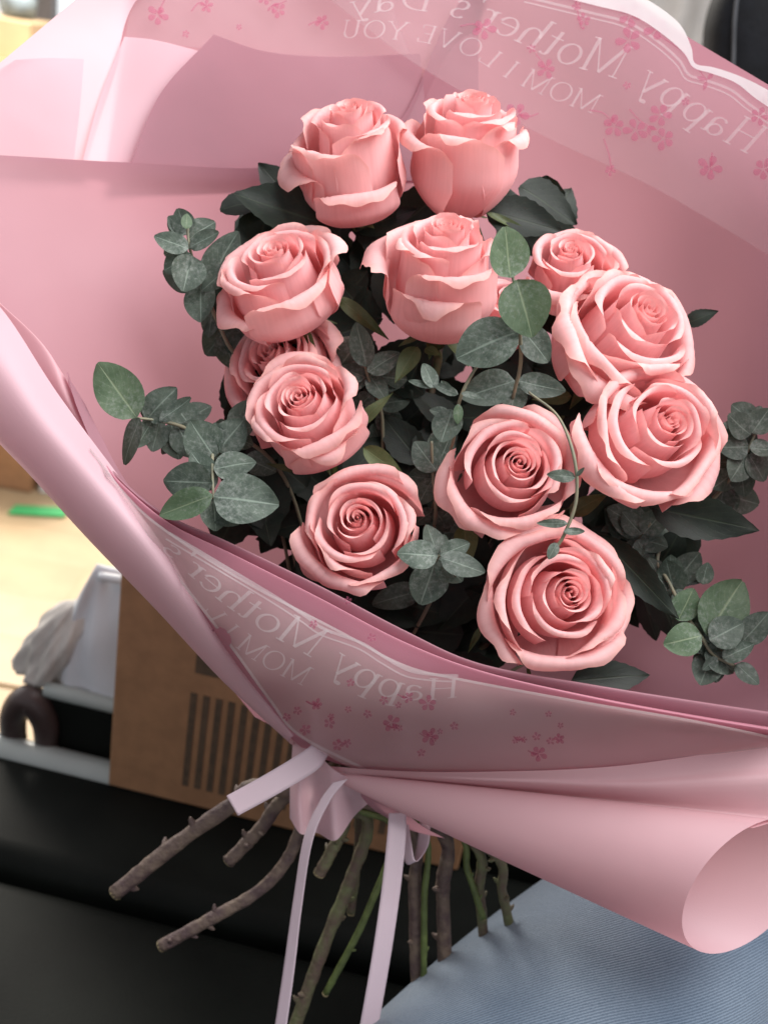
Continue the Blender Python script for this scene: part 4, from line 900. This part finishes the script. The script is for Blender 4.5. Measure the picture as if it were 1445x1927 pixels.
    # thorns and knots along the lower stem
    for k in range(5 if w1 > 3 else 2):
        i = rr.randint(46, 71); o_ = cp[i]; dr = np.cross(ct[i], np.array((rr.uniform(-1, 1), rr.uniform(-1, 1), rr.uniform(-1, 1)))); dr /= np.linalg.norm(dr)
        V, F, _, _ = tube([o_ + dr * w1 * .0006, o_ + dr * w1 * .0013 + ct[i] * -.0008, o_ + dr * w1 * .0018 + ct[i] * -.0022], [w1 * .00055, w1 * .0004, w1 * .00012], 7, 6); sub('thorn', V, F, M[q['mat']], stem)
    for k, (b_, t_, asp, mt) in enumerate(LEAVES.get(ri, [])):
        V, F, uv = leaf_verts(P(*b_), P(*t_), asp, cdir(rr.uniform(-.3, .3), rr.uniform(.0, .5), 1), 0.28, 'leaf' if mt == 'leaf' else 'sepal', q['sd'] * 31 + k, 17, 7)
        lf = add('leaf', V, F, M[mt], root, uv=uv)
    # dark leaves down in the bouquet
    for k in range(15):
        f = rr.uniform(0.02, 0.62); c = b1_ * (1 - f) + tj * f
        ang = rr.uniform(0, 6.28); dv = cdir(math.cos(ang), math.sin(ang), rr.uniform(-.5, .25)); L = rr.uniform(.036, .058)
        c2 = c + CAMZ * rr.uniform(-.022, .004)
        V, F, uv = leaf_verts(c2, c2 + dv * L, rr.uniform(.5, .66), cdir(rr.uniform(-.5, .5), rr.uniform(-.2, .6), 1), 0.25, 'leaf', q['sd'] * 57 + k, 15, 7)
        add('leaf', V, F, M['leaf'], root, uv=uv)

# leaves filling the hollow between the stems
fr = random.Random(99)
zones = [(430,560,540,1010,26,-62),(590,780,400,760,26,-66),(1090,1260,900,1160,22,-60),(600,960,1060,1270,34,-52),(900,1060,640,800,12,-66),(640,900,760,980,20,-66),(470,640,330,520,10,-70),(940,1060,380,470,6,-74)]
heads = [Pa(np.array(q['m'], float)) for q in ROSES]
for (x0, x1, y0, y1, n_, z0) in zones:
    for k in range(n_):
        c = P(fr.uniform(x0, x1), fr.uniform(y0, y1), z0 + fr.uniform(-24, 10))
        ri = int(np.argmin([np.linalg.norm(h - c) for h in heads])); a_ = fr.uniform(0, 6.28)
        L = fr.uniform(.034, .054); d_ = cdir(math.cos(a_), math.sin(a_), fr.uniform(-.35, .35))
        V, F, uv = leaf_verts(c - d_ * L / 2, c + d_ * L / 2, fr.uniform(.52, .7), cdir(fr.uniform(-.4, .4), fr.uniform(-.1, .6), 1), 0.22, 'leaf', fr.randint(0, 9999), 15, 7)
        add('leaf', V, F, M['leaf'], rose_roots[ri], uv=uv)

# =================================================================== EUCALYPTUS
SPRIGS = [
 dict(lb='eucalyptus sprig with a small green tip bud, left of the spiral-centred rose', stem=[(352,415,-22),(358,470,-24),(385,545,-32),(425,640,-46),(500,800,-70)],
  lv=[(355,468,290,443,.62,0),(357,466,410,434,.62,0),(359,478,308,508,.85,0),(361,480,345,548,.9,0),(430,500,382,548,.6,0),(395,540,442,430,.6,-8),(378,528,380,608,.75,-4),(440,600,388,668,.8,-14),(432,590,470,650,.7,-18),(350,430,353,400,.7,3)]),
 dict(lb='eucalyptus sprig reaching furthest out over the left side of the wrap', stem=[(255,786,-4),(300,792,-10),(350,806,-20),(430,850,-40),(520,960,-70)],
  lv=[(258,785,182,680,.66,0),(262,786,230,874,.56,3),(275,790,328,730,.7,-4),(288,790,256,842,.6,-5),(300,792,362,750,.42,3),(322,795,338,864,.85,-8),(338,798,395,760,.7,-12),(345,805,300,850,.7,-12)]),
 dict(lb='large-leaved eucalyptus sprig overhanging the front collar at left', stem=[(402,938,28),(400,890,20),(405,840,8),(450,820,-12),(560,960,-60)],
  lv=[(402,935,524,946,.80,2),(400,932,296,968,.50,4),(402,938,408,998,.95,-4),(400,908,308,905,.78,0),(402,882,480,866,.82,0),(404,860,358,792,.92,-3),(410,850,458,790,.86,-6),(440,815,478,752,.75,-12),(400,905,360,850,.7,-8),(402,940,450,985,.9,-6),(460,860,520,890,.7,-24)]),
 dict(lb='eucalyptus sprig with four round leaves crossing in front of the middle rose', stem=[(963,516,42),(966,526,42),(974,560,40),(978,625,34),(972,720,10),(900,900,-40)],
  lv=[(962,522,948,426,.92,0),(972,526,1004,632,.90,2),(976,622,858,672,.76,2),(984,622,1036,680,.80,-8),(968,716,868,748,.6,-10),(974,716,1062,736,.5,-8),(972,722,960,780,.8,-14)]),
 dict(lb='thin curling eucalyptus twig with tiny buds at the centre of the bouquet', stem=[(978,624,36),(920,662,34),(882,714,28),(862,764,22),(850,840,-4),(800,1000,-50)],
  lv=[(868,740,912,748,.34,2),(862,742,812,722,.34,2),(862,760,862,798,.50,3),(850,770,832,834,.84,-2),(818,730,796,684,.62,2),(816,728,768,716,.3,2),(850,745,830,715,.5,0),(846,780,808,772,.6,-6)]),
 dict(lb='dark eucalyptus sprig deep between the round rose and the middle rose', stem=[(672,612,-34),(690,700,-38),(720,800,-55),(700,1000,-80)],
  lv=[(690,690,672,606,.55,2),(692,700,752,662,.62,2),(694,705,728,752,.7,-4),(688,710,640,690,.7,-6),(700,740,660,780,.7,-10)]),
 dict(lb='small eucalyptus sprig between the cupped rose and its left neighbours', stem=[(812,830,-14),(815,900,-18),(818,980,-24),(790,1100,-60)],
  lv=[(822,886,780,830,.75,0),(818,890,846,822,.7,-2),(815,900,786,950,.7,-6),(818,930,850,900,.6,-8),(816,960,780,985,.7,-10),(818,960,846,1000,.7,-8)]),
 dict(lb='grey eucalyptus rosette beside the forward-facing lower rose', stem=[(826,1046,18),(820,1060,8),(815,1120,-20),(740,1260,-60)],
  lv=[(824,1046,750,1040,.72,2),(828,1044,884,1022,.62,0),(830,1050,912,1078,.60,2),(818,1058,792,1140,.85,0),(822,1042,806,985,.75,-8),(836,1056,856,1090,.7,-4),(790,1110,700,1140,.55,-24)]),
 dict(lb='blurred dark eucalyptus cluster at the right side of the wrap behind the large open rose', stem=[(1430,790,-36),(1405,850,-40),(1350,930,-52),(1200,1060,-80)],
  lv=[(1415,815,1448,768,.85,0),(1412,818,1370,780,.85,0),(1408,840,1352,842,.85,0),(1410,842,1460,850,.85,2),(1405,855,1372,905,.85,0),(1408,855,1440,905,.85,0),(1395,880,1400,935,.8,-4),(1380,890,1340,920,.8,-6)]),
 dict(lb='eucalyptus sprig with mottled round leaves low on the right, beside the lowest rose', stem=[(1400,1260,-22),(1345,1235,-20),(1318,1196,-18),(1285,1150,-24),(1240,1070,-36),(1170,1040,-60)],
  lv=[(1276,1168,1306,1104,.78,2),(1320,1196,1246,1214,.86,3),(1328,1195,1400,1088,.80,0),(1335,1205,1404,1170,.85,3),(1322,1100,1332,1056,.75,-4),(1254,1112,1222,1044,.7,-4),(1272,1095,1318,1036,.75,-8),(1395,1210,1450,1150,.7,0),(1360,1240,1420,1210,.6,2),(1385,1250,1430,1290,.7,0),(1350,1238,1320,1262,.6,0),(1240,1090,1200,1050,.7,-8)]),
 dict(lb='dark eucalyptus tuft below the pointed leaf of the large open rose', stem=[(1225,985,-40),(1205,1010,-44),(1150,1080,-60),(1000,1240,-80)],
  lv=[(1210,1005,1250,960,.8,0),(1208,1005,1170,965,.8,0),(1205,1012,1255,1030,.8,0),(1204,1015,1180,1060,.8,0),(1200,1015,1225,1065,.8,2)]),
 dict(lb='bare curving eucalyptus twig trailing past the cupped rose', stem=[(995,738,20),(1050,784,34),(1080,860,42),(1084,940,40),(1062,1005,36),(1042,1036,34)],
  lv=[(1082,898,1028,892,.42,2),(1084,896,1100,880,.4,1),(1068,985,1010,985,.3,0),(1060,1000,1100,1000,.4,0),(1048,1022,1032,1052,.6,2)]),
]
for si, q in enumerate(SPRIGS):
    rr = random.Random(300 + si)
    st = [P(k[0], k[1], k[2] - 2.2) for k in q['stem']]
    if si not in (4, 11): st = st + [TIE + cdir(1, 0, 0) * rr.uniform(-.012, .012) + CAMZ * rr.uniform(-.01, .01), P(680 + rr.uniform(-60, 60), 1520, -122)]
    root = thing('eucalyptus_sprig', st[-1], q['lb'], 'eucalyptus', 'eucalyptus sprigs of the bouquet')
    wst = 0.7 if si in (4, 11) else 0.85
    V, F, cp, ct = tube(st, [0.0009 * wst, 0.0010 * wst] + [0.0013 * wst] * (len(st) - 2), 8, 60, 0.05, si)
    add('stem', V, F, M['euca_stem'], root)
    lv = list(q['lv'])
    if si == 9: lv = [(a, b, a + (c - a) * 0.95, b + (d - b) * 0.95, e, f) for a, b, c, d, e, f in lv]
    if si not in (3, 4, 11):
        cc = cr1(np.array(q['stem'], float), 60)
        for _ in range(16 if si in (8, 9, 10) else 8):
            c0 = cc[rr.randint(4, 44)]; an = rr.uniform(0, 6.28); ll = rr.uniform(42, 74) * (1.15 if si in (8, 9, 10) else 1)
            lv.append((c0[0], c0[1], c0[0] + ll * math.cos(an), c0[1] + ll * math.sin(an), rr.uniform(.7, .9), -rr.uniform(5, 16)))
    for k, (bx_, by_, tx, ty, asp, dz) in enumerate(lv):
        # depth of the stem where the leaf is attached
        d2 = [(bx_ - a[0]) ** 2 + (by_ - a[1]) ** 2 for a in cr1(np.array(q['stem'], float), 60)]
        zb = cr1(np.array(q['stem'], float), 60)[int(np.argmin(d2))][2] + dz
        b_ = P(bx_, by_, zb); L = math.hypot(tx - bx_, ty - by_) * 0.29
        t_ = P(tx, ty, zb + rr.uniform(-.25, .30) * L)
        nb = cdir(rr.uniform(-.45, .45), rr.uniform(-.1, .6), 1)
        V, F, uv = leaf_verts(b_, t_, asp * 1.02, nb, rr.uniform(.02, .25), 'euca', si * 41 + k, 13, 9)
        gm = M['euca_green'] if (si in (3,) and k < 2) or (si == 2 and k == 1) or (si == 0 and k == 9) or (si == 1 and k == 0) or (si in (9,) and k < 3) or si in (4,) and k in (2,) else M['euca']
        add('leaf', V, F, gm, root, uv=uv)
